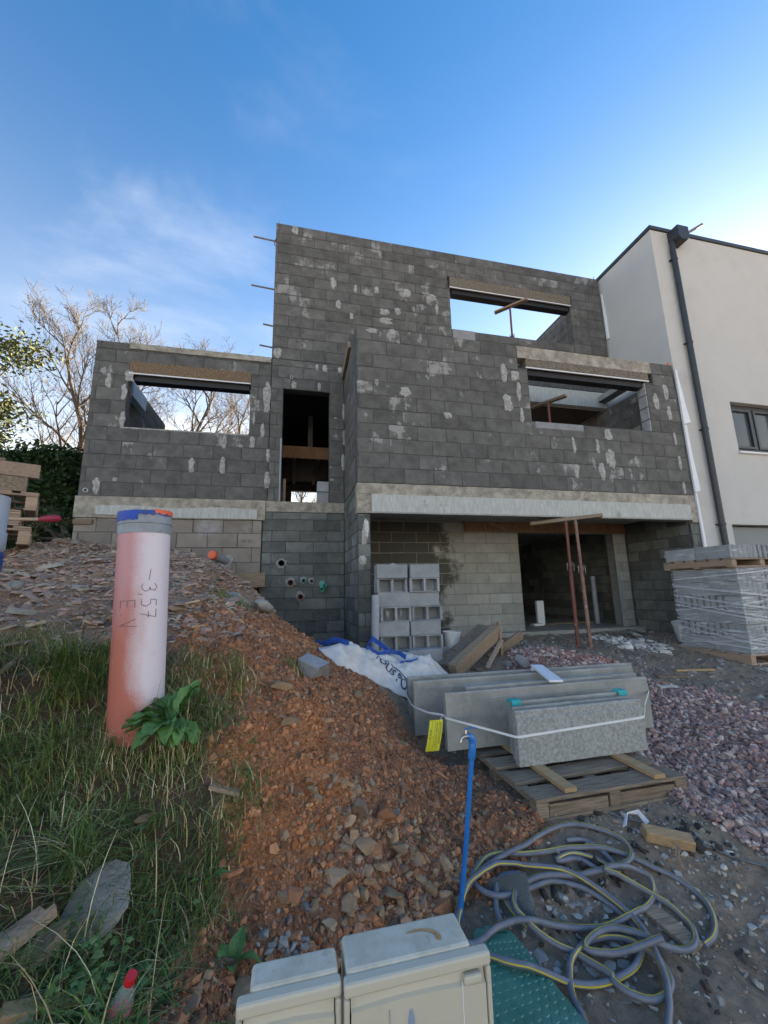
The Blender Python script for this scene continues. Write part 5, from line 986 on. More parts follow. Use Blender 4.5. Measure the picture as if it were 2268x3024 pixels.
MB().bar(V0+Vector((-.014,0,.033)), V0+Vector((.026,-.004,.040)), .010, .003).bar(V0+Vector((.024,-.004,.040)), V0+Vector((.052,-.006,.034)), .012, .004).build('tap_lever', M['bluepe'], sp_)
# ------------------------------------------------------------------ meter boxes at the bottom edge
def meter_box(lab, x0, x1, yb, yf, zt2, lx0, lx1, zb2, badge, seed):
    root = thing('meter_box', lab, 'meter box', ((x0+x1)/2,(yb+yf)/2,zb2), None); yl = yf-.012
    def rr(a,b_,c,e,f,g,name,mt,bv,par=root): return MB().box(a,b_,c,e,f,g).build(name, mt, par, bevel=bv)
    rr(x0,x1,yf-.002,yb,zb2,zt2,'box_body',M['boxtop'],.008)
    fr = MB(); fr.box(lx0,lx1,yl-.016,yf,zt2-.030,zt2-.004).box(lx0,lx0+.012,yl-.016,yf,zb2,zt2-.031).box(lx1-.012,lx1,yl-.016,yf,zb2,zt2-.031); fr.build('door_frame', M['box'], root, bevel=.006)
    a, b_ = lx0+.0145, lx1-.0145; zt3 = zt2-.036; n = 22      # door with an arched relief line across its head
    V = []; arc = lambda u: zt3-.022+.018*math.sin(math.pi*min(1,max(0,u*.62+.38)))-.012*(1-u)
    for i in range(n+1):
        u = i/n; x = a+(b_-a)*u; za = arc(u); V += [(x,yl-.002,zt3),(x,yl-.006,za),(x,yl-.013,za-.004),(x,yl-.013,zb2+.01)]
    F = [(i*4+j,i*4+j+1,(i+1)*4+j+1,(i+1)*4+j) for i in range(n) for j in range(3)]; mb = MB(); mb.add(V,F); k0 = len(mb.v)
    mb.add([(a,yf-.001,zt3),(b_,yf-.001,zt3),(b_,yf-.001,zb2+.01),(a,yf-.001,zb2+.01)],[(0,1,2,3)]); door = mb.build('door', M['box'], root); door.data.shade_smooth()
    try: door.data.set_sharp_from_angle(angle=math.radians(30))
    except Exception: pass
    MB().box(a-.002,b_+.002,yf-.0125,yf-.003,zb2+.02,zt3+.001).build('door_gap', M['black'], root)
    if badge:
        mb = MB(); c = Vector((a+(b_-a)*.425, yl-.0135, zt3-.072)); mb.add([(c.x+math.cos(q)*.0075, c.y, c.z+math.sin(q)*.036) for q in np.linspace(0,2*np.pi,20,endpoint=False)]+[(c.x+math.cos(q)*.0055, c.y-.003, c.z+math.sin(q)*.033) for q in np.linspace(0,2*np.pi,20,endpoint=False)], [tuple(range(20,40))]+[(i,(i+1)%20,20+(i+1)%20,20+i) for i in range(20)]); mb.build('badge', M['bluegrey'], door)
        MB().box(a+.080,a+.0815,yl-.0145,yl-.012,zb2+.02,zt3-.03).build('door_rib', M['bluegrey'], door); MB().box(b_-.056,b_-.0545,yl-.0145,yl-.012,zb2+.02,zt3-.012).build('door_rib', M['white'], door)
        MB().box(b_-.052,b_-.010,yl-.019,yl-.002,zt3-.020,zt3-.002).build('latch', M['box'], root, bevel=.005)
        P = [(x1-.115+.05*math.cos(q), yb-.062+.028*math.sin(q), zt2+.0012) for q in np.linspace(2.0,-.35,12)]; s = MB()
        for i in range(11):
            p, q = Vector(P[i]), Vector(P[i+1]); w2 = .0045*(.5+i/11); e = Vector((-(q-p).y,(q-p).x,0)).normalized()*w2; s.add([p-e,p+e,q+e,q-e],[(0,1,2,3)])
        s.build('rust_mark', M['rustmark'], root)
    return root
M['rustmark'] = mat('rust stain', (.45,.22,.07), (.52,.34,.18), 30, .8)
meter_box('larger cream meter box with a blue grey oval badge and rust mark on top', .138, .424, 1.127, 1.03, -.80, .130, .460, -1.62, True, 1)
meter_box('smaller cream meter box left of the larger one, its lid plain', -.060, .122, 1.103, 1.04, -.80, -.084, .1255, -1.58, False, 2)
# ------------------------------------------------------------------ green lid
gl = thing('green_board', 'green plastic board with hexagon studs lying behind the meter box', 'plastic board', (.95,1.9,-1.6))
a0, a1, a2, a3 = Vector((.86,2.06,-1.545)), Vector((1.03,2.03,-1.555)), Vector((1.12,1.62,-1.60)), Vector((.72,1.52,-1.565))
def bil(u, v): return a0.lerp(a1,u).lerp(a3.lerp(a2,u),v)
mb = MB(); no_ = (a1-a0).cross(a3-a0).normalized(); no_ = no_ if no_.z > 0 else -no_
fnb = lambda u, v, d: bil(u,v)+no_*d
out_ = [(0,.05),(.12,0),(.35,.0),(.38,.055),(.85,.055),(.88,0),(1,.03),(1,1),(0,1)]
mb.prism(out_, fnb, -.012, 0); mb.build('board_sheet', M['green'], gl, bevel=.003)
mb = MB().bar(fnb(.36,.0,-.006),fnb(.9,.0,-.006),.028,.012).build('grip_bar', M['green'], gl)
hx = MB()
for i in range(8):
    for j in range(13):
        u, v = (i+.5+(j%2)*.5)/8.5, .14+j*.066
        if u > .97: continue
        c = fnb(u,v,0); ex_ = (a1-a0).normalized(); ey_ = no_.cross(ex_); V = [c+ex_*math.cos(k*math.pi/3+.5)*.0165+ey_*math.sin(k*math.pi/3+.5)*.0165 for k in range(6)]+[c+no_*.0035+ex_*math.cos(k*math.pi/3+.5)*.013+ey_*math.sin(k*math.pi/3+.5)*.013 for k in range(6)]
        hx.add(V, [tuple(range(6,12))]+[(k,(k+1)%6,6+(k+1)%6,6+k) for k in range(6)])
tag(hx.build('hexagon_studs', M['green'], gl), kind='stuff')
HOSE_A = [(1.901,1.829),(1.982,1.851),(2.063,1.904),(2.116,1.977),(2.12,2.05),(2.083,2.127),(2.011,2.191),(1.912,2.262),(1.789,2.313),(1.626,2.337),(1.447,2.333),(1.303,2.339),(1.174,2.369),(1.088,2.365),(1.023,2.331),(0.978,2.298),(0.968,2.256),(0.979,2.224),(1.004,2.189),(1.054,2.163),(1.132,2.165),(1.238,2.189),(1.378,2.209),(1.436,2.191),(1.527,2.159),(1.59,2.096),(1.626,2.034),(1.643,1.97),(1.63,1.914),(1.588,1.862),(1.504,1.81),(1.409,1.785),(1.301,1.772),(1.195,1.78),(1.084,1.804),(0.984,1.83),(0.913,1.861),(0.869,1.898),(0.79,1.94),(0.745,2.027),(0.774,2.096),(0.821,2.146),(0.877,2.213),(0.982,2.272),(1.095,2.315),(1.204,2.337),(1.333,2.366),(1.495,2.436),(1.646,2.48),(1.777,2.488),(1.873,2.454),(1.941,2.404),(1.971,2.348),(1.951,2.274),(1.902,2.225),(1.822,2.198),(1.715,2.191),(1.583,2.195),(1.47,2.204),(1.381,2.213),(1.288,2.213),(1.193,2.19),(1.126,2.141),(1.103,2.087),(1.12,2.044),(1.154,1.987),(1.205,1.945),(1.275,1.906),(1.305,1.869),(1.339,1.816),(1.361,1.775),(1.353,1.766),(1.369,1.732),(1.407,1.704),(1.461,1.681),(1.538,1.69),(1.599,1.722),(1.628,1.772),(1.631,1.812),(1.614,1.846),(1.592,1.887),(1.55,1.922),(1.486,1.946),(1.387,1.942),(1.296,1.906),(1.228,1.865),(1.18,1.809),(1.144,1.75),(1.132,1.712),(1.13,1.676),(1.119,1.622),(1.161,1.555),(1.275,1.536),(1.389,1.562),(1.474,1.621),(1.522,1.662),(1.578,1.727),(1.617,1.8),(1.645,1.875),(1.659,1.952),(1.648,2.009),(1.612,2.081),(1.557,2.152),(1.487,2.21),(1.386,2.25),(1.264,2.281),(1.127,2.288),(1.007,2.256),(0.914,2.224),(0.833,2.138),(0.791,2.067),(0.801,1.984),(0.852,1.972),(0.904,1.991),(0.972,2.017),(1.058,2.028),(1.156,2.021),(1.278,2.016),(1.391,1.997),(1.504,1.976),(1.602,1.974),(1.696,1.989),(1.804,2.025),(1.89,2.075),(1.932,2.14),(1.884,2.17),(1.759,2.172),(1.686,2.173),(1.736,2.148),(1.813,2.102),(1.863,2.056),(1.906,2.007),(1.922,1.949),(1.921,1.9),(1.876,1.844),(1.806,1.814),(1.713,1.819),(1.653,1.842),(1.609,1.883),(1.577,1.915),(1.521,1.948),(1.434,1.947),(1.341,1.911),(1.34,1.887),(1.417,1.869),(1.516,1.854),(1.597,1.83),(1.67,1.819)]
HOSE_B = [(1.615,2.388),(1.72,2.386),(1.77,2.351),(1.792,2.288),(1.794,2.228),(1.772,2.179),(1.765,2.191),(1.766,2.205),(1.736,2.255),(1.671,2.298),(1.584,2.316),(1.493,2.295),(1.473,2.285),(1.518,2.28),(1.589,2.291),(1.639,2.261),(1.667,2.206)]
HOSE_C = [(1.127,2.022),(1.109,2.076),(1.097,2.133),(1.094,2.203),(1.114,2.266),(1.114,2.266),(1.234,2.253),(1.196,2.267),(1.14,2.27),(1.094,2.246),(1.055,2.192),(1.022,2.131),(1.01,2.064)]
def spline(P, step=.02):
    P = [np.array(p, float) for p in P]; P = [P[0]*2-P[1]]+P+[P[-1]*2-P[-2]]; o = []
    for i in range(1, len(P)-2):
        n = max(2, int(np.linalg.norm(P[i+1]-P[i])/step))
        for k in range(n):
            t = k/n; o.append(.5*((2*P[i])+(-P[i-1]+P[i+1])*t+(2*P[i-1]-5*P[i]+4*P[i+1]-P[i+2])*t*t+(-P[i-1]+3*P[i]-3*P[i+1]+P[i+2])*t**3))
    o.append(P[-2]); return np.array(o)
HR = .0135; laid = np.zeros((0,3))
hs_ = thing('garden_hose', 'grey blue hose with a yellow stripe lying in loose coils on the mud', 'hose', (1.3,2.0,-1.6))
def lay_hose(pts, lift=0):
    global laid
    q = spline(pts); z = h0(q[:,0], q[:,1])+np.maximum(hd(q[:,0], q[:,1]),-.01)*.6+HR+.004+lift; n = len(q); onb = inside(q[:,0], q[:,1], [(v.x,v.y) for v in (a0,a1,a2,a3)]); pz = a0.z+(-(q[:,0]-a0.x)*no_.x-(q[:,1]-a0.y)*no_.y)/no_.z+HR+.012; z = np.where(onb, np.maximum(z,pz), z); ds = np.r_[0,np.cumsum(np.hypot(*np.diff(q,axis=0).T))]; tgt = z.copy()
    for i in range(n):
        prev = np.r_[laid[:,:3], np.c_[q[:max(0,i-14)], tgt[:max(0,i-14)]]] if len(laid) else np.c_[q[:max(0,i-14)], tgt[:max(0,i-14)]]
        if len(prev):
            dd = np.hypot(prev[:,0]-q[i,0], prev[:,1]-q[i,1]); k = dd < .045
            if k.any():
                c = (prev[k,2]+np.sqrt(np.maximum(0,(2*HR+.002)**2-np.minimum(dd[k],2*HR)**2))).max()
                if c-tgt[i] < .09: tgt[i] = max(tgt[i], c)
    w = np.exp(-.5*(np.arange(-9,10)/4.)**2); w /= w.sum(); s = np.convolve(np.pad(tgt,9,mode='edge'), w, 'valid'); z = np.maximum(tgt*.6+s*.4, s); z = np.convolve(np.pad(z,3,mode='edge'), np.ones(7)/7, 'valid')
    laid = np.r_[laid, np.c_[q, z]]; P = np.c_[q, z]; o = MB().tube(P.tolist(), HR, 12).build('hose', M['hose'], hs_, smooth=True)
    # yellow stripe: a narrow strip a hair proud of the hose, twisting slowly round it
    mb = MB(); V = [Vector(p) for p in P]
    for i, p in enumerate(V):
        d = (V[min(i+1,n-1)]-V[max(i-1,0)]).normalized(); sd2 = Vector((0,0,1)).cross(d).normalized(); u2 = d.cross(sd2); a = 1.05+.9*math.sin(ds[i]*1.1+len(laid)*.3)
        for e in (-.2,.2): mb.v.append(tuple(p+(sd2*math.cos(a+e)+u2*math.sin(a+e))*(HR+.0009)))
    mb.f = [(2*i,2*i+1,2*i+3,2*i+2) for i in range(n-1)]; mb.build('stripe', M['yellow'], o)
lay_hose(HOSE_C); lay_hose(HOSE_B); lay_hose(HOSE_A)
# ------------------------------------------------------------------ single stones, boards and scraps
loose = lambda *a, **k: loose_block(*a, **k)
o = loose_block('broken hollow grey block lying on the mud inside the hose coils', (1.235,2.12,gz(1.24,2.12)-.015), 0, (.27,.22,.18), 3, 0, 0, None, 'block_low', 12)
fy = Vector((.86,-.42,.26)).normalized(); fz = Vector((-.30,-.55,.75)); fz = (fz-fy*fz.dot(fy)).normalized(); mw = Matrix((fy.cross(-fz)*-1, -fy, fz)).transposed()
mw = Matrix([(-fy).cross(fz), -fy, fz]).transposed(); o.rotation_euler = mw.to_euler()
blobrock('slate_slab', M['rock'], (-.705,2.0,-1.19), (.27,.42,.09), math.radians(-24), math.radians(30), math.radians(10), 21, 'large flat grey stone slab lying in the grass beside the broken boards', 'stone', None, sub=3)
loose_block('pale squared stone half buried on the mound slope above the soil', (.155,3.33,gz(.155,3.4)+.04), math.radians(-38), (.22,.13,.13), 0, .25, .30, None, 'block_new', 34, True)
for k, (x, y, s, a, lab) in enumerate(((-.05,3.05,(.26,.14,.07),.9,'brown slab of slate tilted on the slope under the pale squared stone'),(.02,2.85,(.20,.10,.06),.5,'thin grey brown slate below the tilted slab'),(-.62,2.33,(.16,.07,.04),.9,'narrow pinkish stone lying among the grass above the grey slab'),(.42,2.42,(.16,.11,.06),.2,'flat orange brown stone in the rubble left of the standpipe'),(.62,2.44,(.12,.10,.07),1.2,'rounded reddish stone beside the foot of the standpipe'),(.52,2.26,(.17,.11,.05),2.2,'grey flat stone in the rubble behind the larger meter box'),(.30,2.2,(.11,.09,.06),.7,'brown stone behind the smaller meter box'),(-.17,1.62,(.11,.20,.09),.2,'long brown stone at the grass edge left of the smaller meter box'),(-.13,1.9,(.14,.10,.08),.4,'brown stone above the long one at the grass edge'),(-.9,3.75,(.22,.10,.05),.4,'flat grey slate on the crest behind the riser pipe'),(-1.25,3.6,(.3,.12,.07),.1,'broad olive slate ledge left of the riser pipe'),(.55,3.45,(.12,.09,.08),1.,'small brown rock right of the pale squared stone'))):
    blobrock('slate_stone', M['rockbrown'], (x,y,gz(x,y)+s[2]*.3), s, a, .25, .2, 140+k, lab, 'stone', sub=2)
blobrock('stone_block', M['concrete'], (-.55,4.75,gz(-.55,4.75)+.05), (.5,.3,.22), .3, .1, .2, 61, 'pale lump of old concrete on the mound crest in front of the wall', 'concrete lump', sub=2)
blobrock('stone_block', M['concrete'], (-.25,4.55,gz(-.25,4.55)+.05), (.34,.3,.2), 1.1, .2, .1, 62, 'lower pale concrete lump beside the larger one on the crest', 'concrete lump', sub=2)
blobrock('slate_stone', M['block_low'], (-1.93,3.1,gz(-1.93,3.1)+.04), (.2,.18,.2), .2, 0, 0, 63, 'squared mossy stone beside the grey riser pipe', 'stone', sub=1)
def splinter(lab, pts, mt, w, th, grp=None):      # split board: a ragged outline with thickness
    mb = MB(); P = [Vector(p) for p in pts]; nn_ = (P[1]-P[0]).cross(P[-1]-P[0]).normalized(); nn_ = nn_ if nn_.z > 0 else -nn_
    V = [p for p in P]+[p-nn_*th for p in P]; k = len(P); mb.add(V, [tuple(range(k)), tuple(reversed(range(k,2*k)))]+[(i,k+i,k+(i+1)%k,(i+1)%k) for i in range(k)]); return tag(mb.build('broken_board', M[mt]), lab, 'board', grp)
gA = gz(-.9,1.9)
splinter('splintered pale board pointing up beside the grey stone slab', [(-1.18,1.62,gA-.02),(-1.02,1.60,gA+.0),(-.80,1.95,gA+.06),(-.815,1.965,gA+.07),(-.83,1.94,gA+.065),(-.86,1.96,gA+.07)], 'woodpink', .1, .03, 'broken boards at the left corner')
splinter('reddish brown board on edge under the splintered one', [(-1.1,1.60,gA-.10),(-.90,1.56,gA-.12),(-.74,1.90,gA+.0),(-.745,1.93,gA+.03),(-.80,1.94,gA+.02)], 'wood', .1, .03, 'broken boards at the left corner')
splinter('lowest pale splintered board at the left corner', [(-1.0,1.38,gA-.05),(-.78,1.36,gA-.07),(-.70,1.62,gA-.045),(-.71,1.68,gA-.04),(-.74,1.66,gA-.04),(-.75,1.71,gA-.035),(-.80,1.68,gA-.035)], 'woodpink', .1, .025, 'broken boards at the left corner')
tag(MB().bar((-.80,1.66,gz(-.8,1.66)+.03),(-.56,1.77,gz(-.56,1.77)+.02),.06,.05).build('timber_offcut', M['woodnew'], bevel=.004), 'short orange timber offcut below the grey stone slab', 'offcut')
tag(MB().bar((2.11,2.34,gz(2.11,2.34)+.035),(2.35,2.24,gz(2.35,2.24)+.03),.085,.06,(.2,-.3,1)).build('timber_offcut', M['woodnew'], bevel=.008), 'split chunk of pale timber on the mud right of the hose', 'offcut')
tag(MB().bar((-.37,2.42,gz(-.37,2.42)+.02),(-.22,2.40,gz(-.22,2.40)+.02),.03,.02).build('wood_chip', M['woodpink']), 'small pale wood chip at the top edge of the orange soil', 'wood chip')
for k, (p, q, w, mt, lab) in enumerate((((1.80,2.02),(1.86,1.82),.10,'woodgrey','flat grey tile lying in the mud between the hose loops'),((5.0,4.65),(5.45,4.5),.07,'woodnew','thin yellow lath on the mud before the wrapped pallet'),((4.55,4.5),(4.95,4.42),.06,'wood','brown lath on the mud left of the yellow one'),((4.3,4.25),(4.5,4.2),.08,'rag','pale splinter at the edge of the gravel'))):
    z1, z2 = gz(*p)+.015, gz(*q)+.015; tag(MB().bar((*p,z1),(*q,z2),w,.022).build('scrap_piece', M[mt], bevel=.004), lab, 'scrap')
tag(MB().tube([(x, y, gz(x,y)+.008) for x, y in zip(np.linspace(2.05,3.2,24), np.linspace(2.55,1.62,24))], .006, 5).build('rope', M['steel']), 'thin grey cord lying straight across the mud beside the hose', 'cord')
ribb = [(2.13,2.2,.02),(2.16,2.17,.05),(2.20,2.19,.075),(2.22,2.22,.07),(2.19,2.20,.04),(2.17,2.15,.02)]; tag(ribbon([(x,y,gz(x,y)+h) for x,y,h in ribb], .02, (.3,-.6,.7)).build('twisted_strip', M['woodpink']), 'curled pale strip on the mud beside the hose', 'strip')
ribb = [(2.05,2.42,.02),(2.12,2.47,.06),(2.18,2.44,.07),(2.20,2.40,.03),(2.14,2.38,.03)]; tag(ribbon([(x,y,gz(x,y)+h) for x,y,h in ribb], .035, (.3,-.6,.7)).build('plastic_scrap', M['foam']), 'crumpled pale plastic scrap behind the timber chunk', 'plastic scrap')
mb = MB(); P = points((1.1,1.9,1.55,2.2), 260, lambda x, y: np.exp(-(((x-1.5)/.16)**2+((y-2.02)/.16)**2))+.8*np.exp(-(((x-1.28)/.14)**2+((y-1.86)/.09)**2))); n = len(P)
tag(scatter('cement_spill', [pebble(.2) for _ in range(4)], P, rotm(n,RS,.2), np.c_[RS.uniform(.012,.04,n),RS.uniform(.012,.04,n),RS.uniform(.002,.004,n)], pal(n,[(.40,.39,.36),(.30,.29,.27)],.12), M['stone']), kind='stuff')
# bottle
bt = thing('drink_bottle', 'clear plastic bottle with a red cap and red label standing in the leaves', 'bottle', (-.52,1.72,-1.39)); b0 = Vector((-.522,1.724,-1.39)); bd = (Vector((-.451,1.643,-1.167))-b0).normalized()
MB().lathe(b0, [(.0001,0),(.03,.0),(.034,.01),(.034,.125),(.033,.16),(.026,.195),(.014,.232),(.0125,.25)], 28, bd).build('bottle_body', M['pet'], bt, smooth=True)
MB().lathe(b0, [(.0345,.05),(.0348,.051),(.0348,.122),(.0345,.123)], 28, bd).build('label_wrap', M['redcap'], bt, smooth=True)
MB().lathe(b0, [(.0125,.238),(.0165,.239),(.0165,.262),(.015,.265),(.0001,.265)], 20, bd).build('cap', M['redcap'], bt, smooth=True)
e1 = bd.cross(Vector((0,1,0))).normalized(); e1 = e1 if e1.x > 0 else -e1; e2 = e1.cross(bd); e2 = e2 if e2.y < 0 else -e2
mb = MB()
for k in range(5):
    a = -.85+k*.36; f2 = lambda s, h: tuple(b0+bd*h+(e1*math.sin(s)+e2*math.cos(s))*.0353); mb.add([f2(a,.085),f2(a+.10,.085),f2(a+.13,.118-.004*(k%2)),f2(a+.03,.118)],[(0,1,2,3)])
mb.build('label_lettering', M['white'], bt)
# ------------------------------------------------------------------ loose stones on the mound, gravel, crumbs
SH = [shard() for _ in range(14)]; PB = [pebble(.28) for _ in range(12)]; PB2 = [pebble(.4) for _ in range(8)]
def stones(name, box, n, keep, mean, sig, cols, bases, flat=(1,1,1), tilt=None, sink=.2, mt='stone', smin=.004, smax=.2, jit=.22):
    P = points(box, n, keep); k = len(P); s = np.clip(RS.lognormal(math.log(mean), sig, k), smin, smax); S = np.c_[s*flat[0]*RS.uniform(.75,1.25,k), s*flat[1]*RS.uniform(.75,1.25,k), s*flat[2]*RS.uniform(.7,1.3,k)]
    P[:,2] += S[:,2]*(.5-sink); o = scatter(name, bases, P, rotm(k,RS,tilt), S, pal(k,cols,jit), M[mt]); return tag(o, kind='stuff')
redk = lambda x, y: zones(x,y)[0]; slk = lambda x, y: soft(x,y,G_SLATE,.2)
SLATE = [(.36,.27,.215),(.43,.32,.24),(.29,.235,.205),(.48,.37,.27),(.38,.29,.25),(.40,.27,.21),(.33,.315,.265),(.42,.30,.26),(.24,.20,.175)]
BRN = [(.44,.27,.14),(.38,.26,.15),(.48,.31,.18),(.32,.25,.17),(.43,.20,.10),(.28,.19,.13)]
REDS = [(.446,.202,.100),(.351,.150,.073),(.513,.247,.125),(.230,.124,.075),(.297,.156,.094),(.189,.117,.077),(.405,.260,.156)]
stones('slate_rubble', (-3.4,.4,3.2,6.5), 17000, slk, .0165, .6, SLATE, SH, (1.25,1.0,.34), .35, smax=.11)
stones('soil_clods', (-.8,1.4,1.6,4.4), 3800, redk, .0085, .5, [(.40,.185,.085),(.32,.145,.068),(.46,.22,.105),(.25,.125,.065)], PB2, (1.15,1,.8), None, .5, smax=.026)
stones('slate_rubble', (-.9,1.6,1.6,5.2), 3400, lambda x,y: redk(x,y)*(1-.6*zones(x,y)[3])*.9, .011, .65, BRN+REDS*2, SH, (1.2,1.0,.42), .4, .35, smax=.05)
stones('soil_crumbs', (-.8,1.6,1.4,4.6), 60000, lambda x,y: redk(x,y)*(1-.8*zones(x,y)[3]), .0048, .65, REDS, PB2, (1,1,.85), None, .45, smax=.022)
stones('orange_crumbs', (-.5,.4,2.0,3.1), 13000, lambda x,y: zones(x,y)[3]*redk(x,y), .0042, .65, [(.54,.225,.09),(.44,.17,.065),(.58,.28,.13),(.32,.135,.06)], PB2, (1,1,.85), None, .4, smax=.022)
stones('broken_stone', (.0,.95,1.9,2.75), 900, lambda x,y: redk(x,y)*np.exp(-(((x-.55)/.38)**2+((y-2.35)/.35)**2)), .021, .45, BRN, SH+PB2, (1.1,1.0,.6), .6, .3, smax=.07)
stones('blue_chippings', (-.1,.5,1.55,2.2), 700, lambda x,y: np.exp(-(((x-.12)/.2)**2+((y-1.95)/.2)**2))*.8+.1, .012, .35, [(.30,.30,.28),(.22,.22,.21),(.38,.37,.34),(.40,.22,.15)], PB2, (1.2,1,.8), None, smax=.03)
PUR = [(.441,.294,.264),(.343,.229,.211),(.539,.400,.354),(.282,.194,.180),(.477,.353,.285),(.416,.259,.216),(.612,.506,.444),(.233,.176,.164)]
grk = lambda x, y: np.maximum(soft(x,y,G_GRAVEL),0)
stones('purple_gravel', (2.4,5.2,1.6,4.6), 26000, grk, .0135, .3, PUR, PB, (1.3,1.0,.75), .5, .15, 'gravel', .008, .032, .25)
stones('purple_gravel', (2.45,5.2,1.7,4.6), 13000, grk, .0145, .3, PUR, PB, (1.25,1.0,.75), .6, -.9, 'gravel', .01, .032, .25)
stones('purple_gravel', (4.9,9.5,.5,3.8), 19000, grk, .016, .28, PUR, PB, (1.3,1.0,.75), .5, .1, 'gravel', .01, .035, .25)
stones('purple_gravel', (2.3,4.8,4.3,6.2), 6500, lambda x,y: soft(x,y,G_GRAVEL2), .019, .3, PUR+[(.32,.15,.10),(.28,.14,.10)], PB, (1.3,1.0,.75), .5, .0, 'gravel', .008, .035, .25)
mudk = lambda x, y: np.clip(1-sum(zones(x,y)[:3]),0,1)
stones('mud_gravel', (.9,4.6,.6,3.2), 15000, lambda x,y: mudk(x,y)*np.clip(.18+.9*(fbm(x*3,y*3,3,44)-.35)+.35*np.clip((x-1.6)/1.2,0,1),.03,1), .0075, .5, [(.34,.335,.31),(.44,.41,.35),(.27,.27,.26),(.50,.47,.42),(.40,.30,.21),(.30,.315,.295)], PB2, (1.25,1,.7), .6, .2, 'gravel', .003, .017)
stones('mud_clods', (1.0,3.0,1.3,2.6), 1500, lambda x,y: mudk(x,y)*np.clip((fbm(x*4,y*4,3,61)-.5)*5,0,1), .013, .5, [(.045,.04,.037),(.075,.062,.052),(.055,.048,.043)], PB2, (1.1,1,.7), None, .3, 'gravel', .004, .035)
stones('mud_gravel', (1.3,8.5,3.4,7.3), 9000, lambda x,y: mudk(x,y)*.55, .012, .55, [(.28,.275,.26),(.18,.172,.16),(.38,.365,.34),(.25,.205,.17)], PB2, (1.25,1,.6), .5, .25, 'gravel', .004, .045)
# a few larger bright chips on the mud
stones('pale_chips', (1.1,3.2,.9,2.6), 60, lambda x,y: mudk(x,y), .012, .5, [(.55,.54,.50),(.62,.61,.58),(.45,.43,.40)], SH, (1.3,.8,.4), .4, .2, 'stone', .006, .04)
# ------------------------------------------------------------------ grass, weeds and leaves
def blades(name, P, H_, W_, cols, bend=.6, seg=3, lean=None):
    n = len(P); a = RS.uniform(0,2*np.pi,n); dx, dy = np.cos(a), np.sin(a); h = H_*RS.uniform(.45,1.25,n); w = W_*RS.uniform(.7,1.3,n); b = RS.uniform(.15,1.0,n)*bend; V = np.zeros((n,(seg+1)*2,3)); lx, ly = (0,0) if lean is None else lean
    for k in range(seg+1):
        t = k/seg; r = h*(b*t*t); zz = h*t*(1-.35*b*t); ww = w*(1-t)**.7*.5+.0004; cxx = P[:,0]+dx*r+lx*h*t*t; cyy = P[:,1]+dy*r+ly*h*t*t
        V[:,2*k,0] = cxx-dy*ww; V[:,2*k,1] = cyy+dx*ww; V[:,2*k,2] = P[:,2]-.01+zz; V[:,2*k+1,0] = cxx+dy*ww; V[:,2*k+1,1] = cyy-dx*ww; V[:,2*k+1,2] = P[:,2]-.01+zz
    base = np.arange(n)[:,None]*(seg+1)*2; F = np.concatenate([np.stack([base[:,0]+2*k, base[:,0]+2*k+1, base[:,0]+2*k+3, base[:,0]+2*k+2],1) for k in range(seg)])
    return tag(npmesh(name, V.reshape(-1,3), F, M['leafattr'], np.repeat(cols,(seg+1)*2,0), smooth=True), kind='stuff')
GRN = [(.122,.206,.045),(.158,.239,.056),(.194,.266,.067),(.091,.166,.042),(.231,.266,.084),(.134,.220,.078)]; DRY = [(.709,.551,.310),(.574,.421,.217),(.750,.680,.420),(.439,.308,.171)]
def gkeep(x, y):
    g = zones(x,y)[1]; m_ = np.clip((fbm(x*3.2,y*3.2,4,33)-.41)*5,0,1); return g*m_*np.where(y > 3.3, .4, 1)
P = points((-3.6,.1,1.0,4.4), 52000, gkeep); n = len(P); blades('grass', P, .085+.05*vnoise(P[:,0]*3,P[:,1]*3,4), .0042, pal(n,GRN,.35), 1.3, 3, (.12,-.35))
P = points((-3.6,.1,1.0,4.4), 17000, gkeep); n = len(P); blades('grass', P, .14, .0055, pal(n,GRN,.35), 1.6, 4, (.15,-.5))
P = points((-3.6,.2,1.0,4.4), 6000, lambda x,y: zones(x,y)[1]*.8); n = len(P); blades('dry_grass', P, .14, .0032, pal(n,DRY,.25), 1.7, 4, (.1,-.5))
P = points((-2.6,.0,1.2,3.6), 260, lambda x,y: zones(x,y)[1]); n = len(P); blades('dry_stalks', P, .36, .0045, pal(n,DRY,.2), .9, 5)
# straggling tufts on the soil and round the pipe
for k, (x, y, r, m_) in enumerate(((-.62,2.95,.22,700),(-.35,3.0,.16,350),(-.2,2.42,.12,260),(-.3,2.1,.10,220),(-.95,2.55,.25,900),(-.55,2.55,.2,600),(-.42,2.75,.16,350),(-.55,4.45,.22,500),(.05,3.35,.07,90),(-1.75,3.35,.2,500),(-.30,2.28,.10,260))):
    P = np.c_[RS.normal(x,r*.5,m_), RS.normal(y,r*.5,m_)]; P = np.c_[P, hg(P[:,0],P[:,1])]; blades('grass_tuft', P, .12, .0038, pal(m_, GRN*2+DRY, .3), 1.2, 4)
rgt = np.random.RandomState(31)
for k in range(26):                               # long arching tussocks
    x, y = rgt.uniform(-1.9,-.35), rgt.uniform(1.5,3.2)
    if zones(np.array([x]),np.array([y]))[1][0] < .9: continue
    m_ = 130; P = np.c_[RS.normal(x,.035,m_), RS.normal(y,.035,m_)]; P = np.c_[P, hg(P[:,0],P[:,1])]; blades('grass_tuft', P, .24, .0055, pal(m_, GRN*6+DRY, .3), 1.8, 5, (.05,-.35))
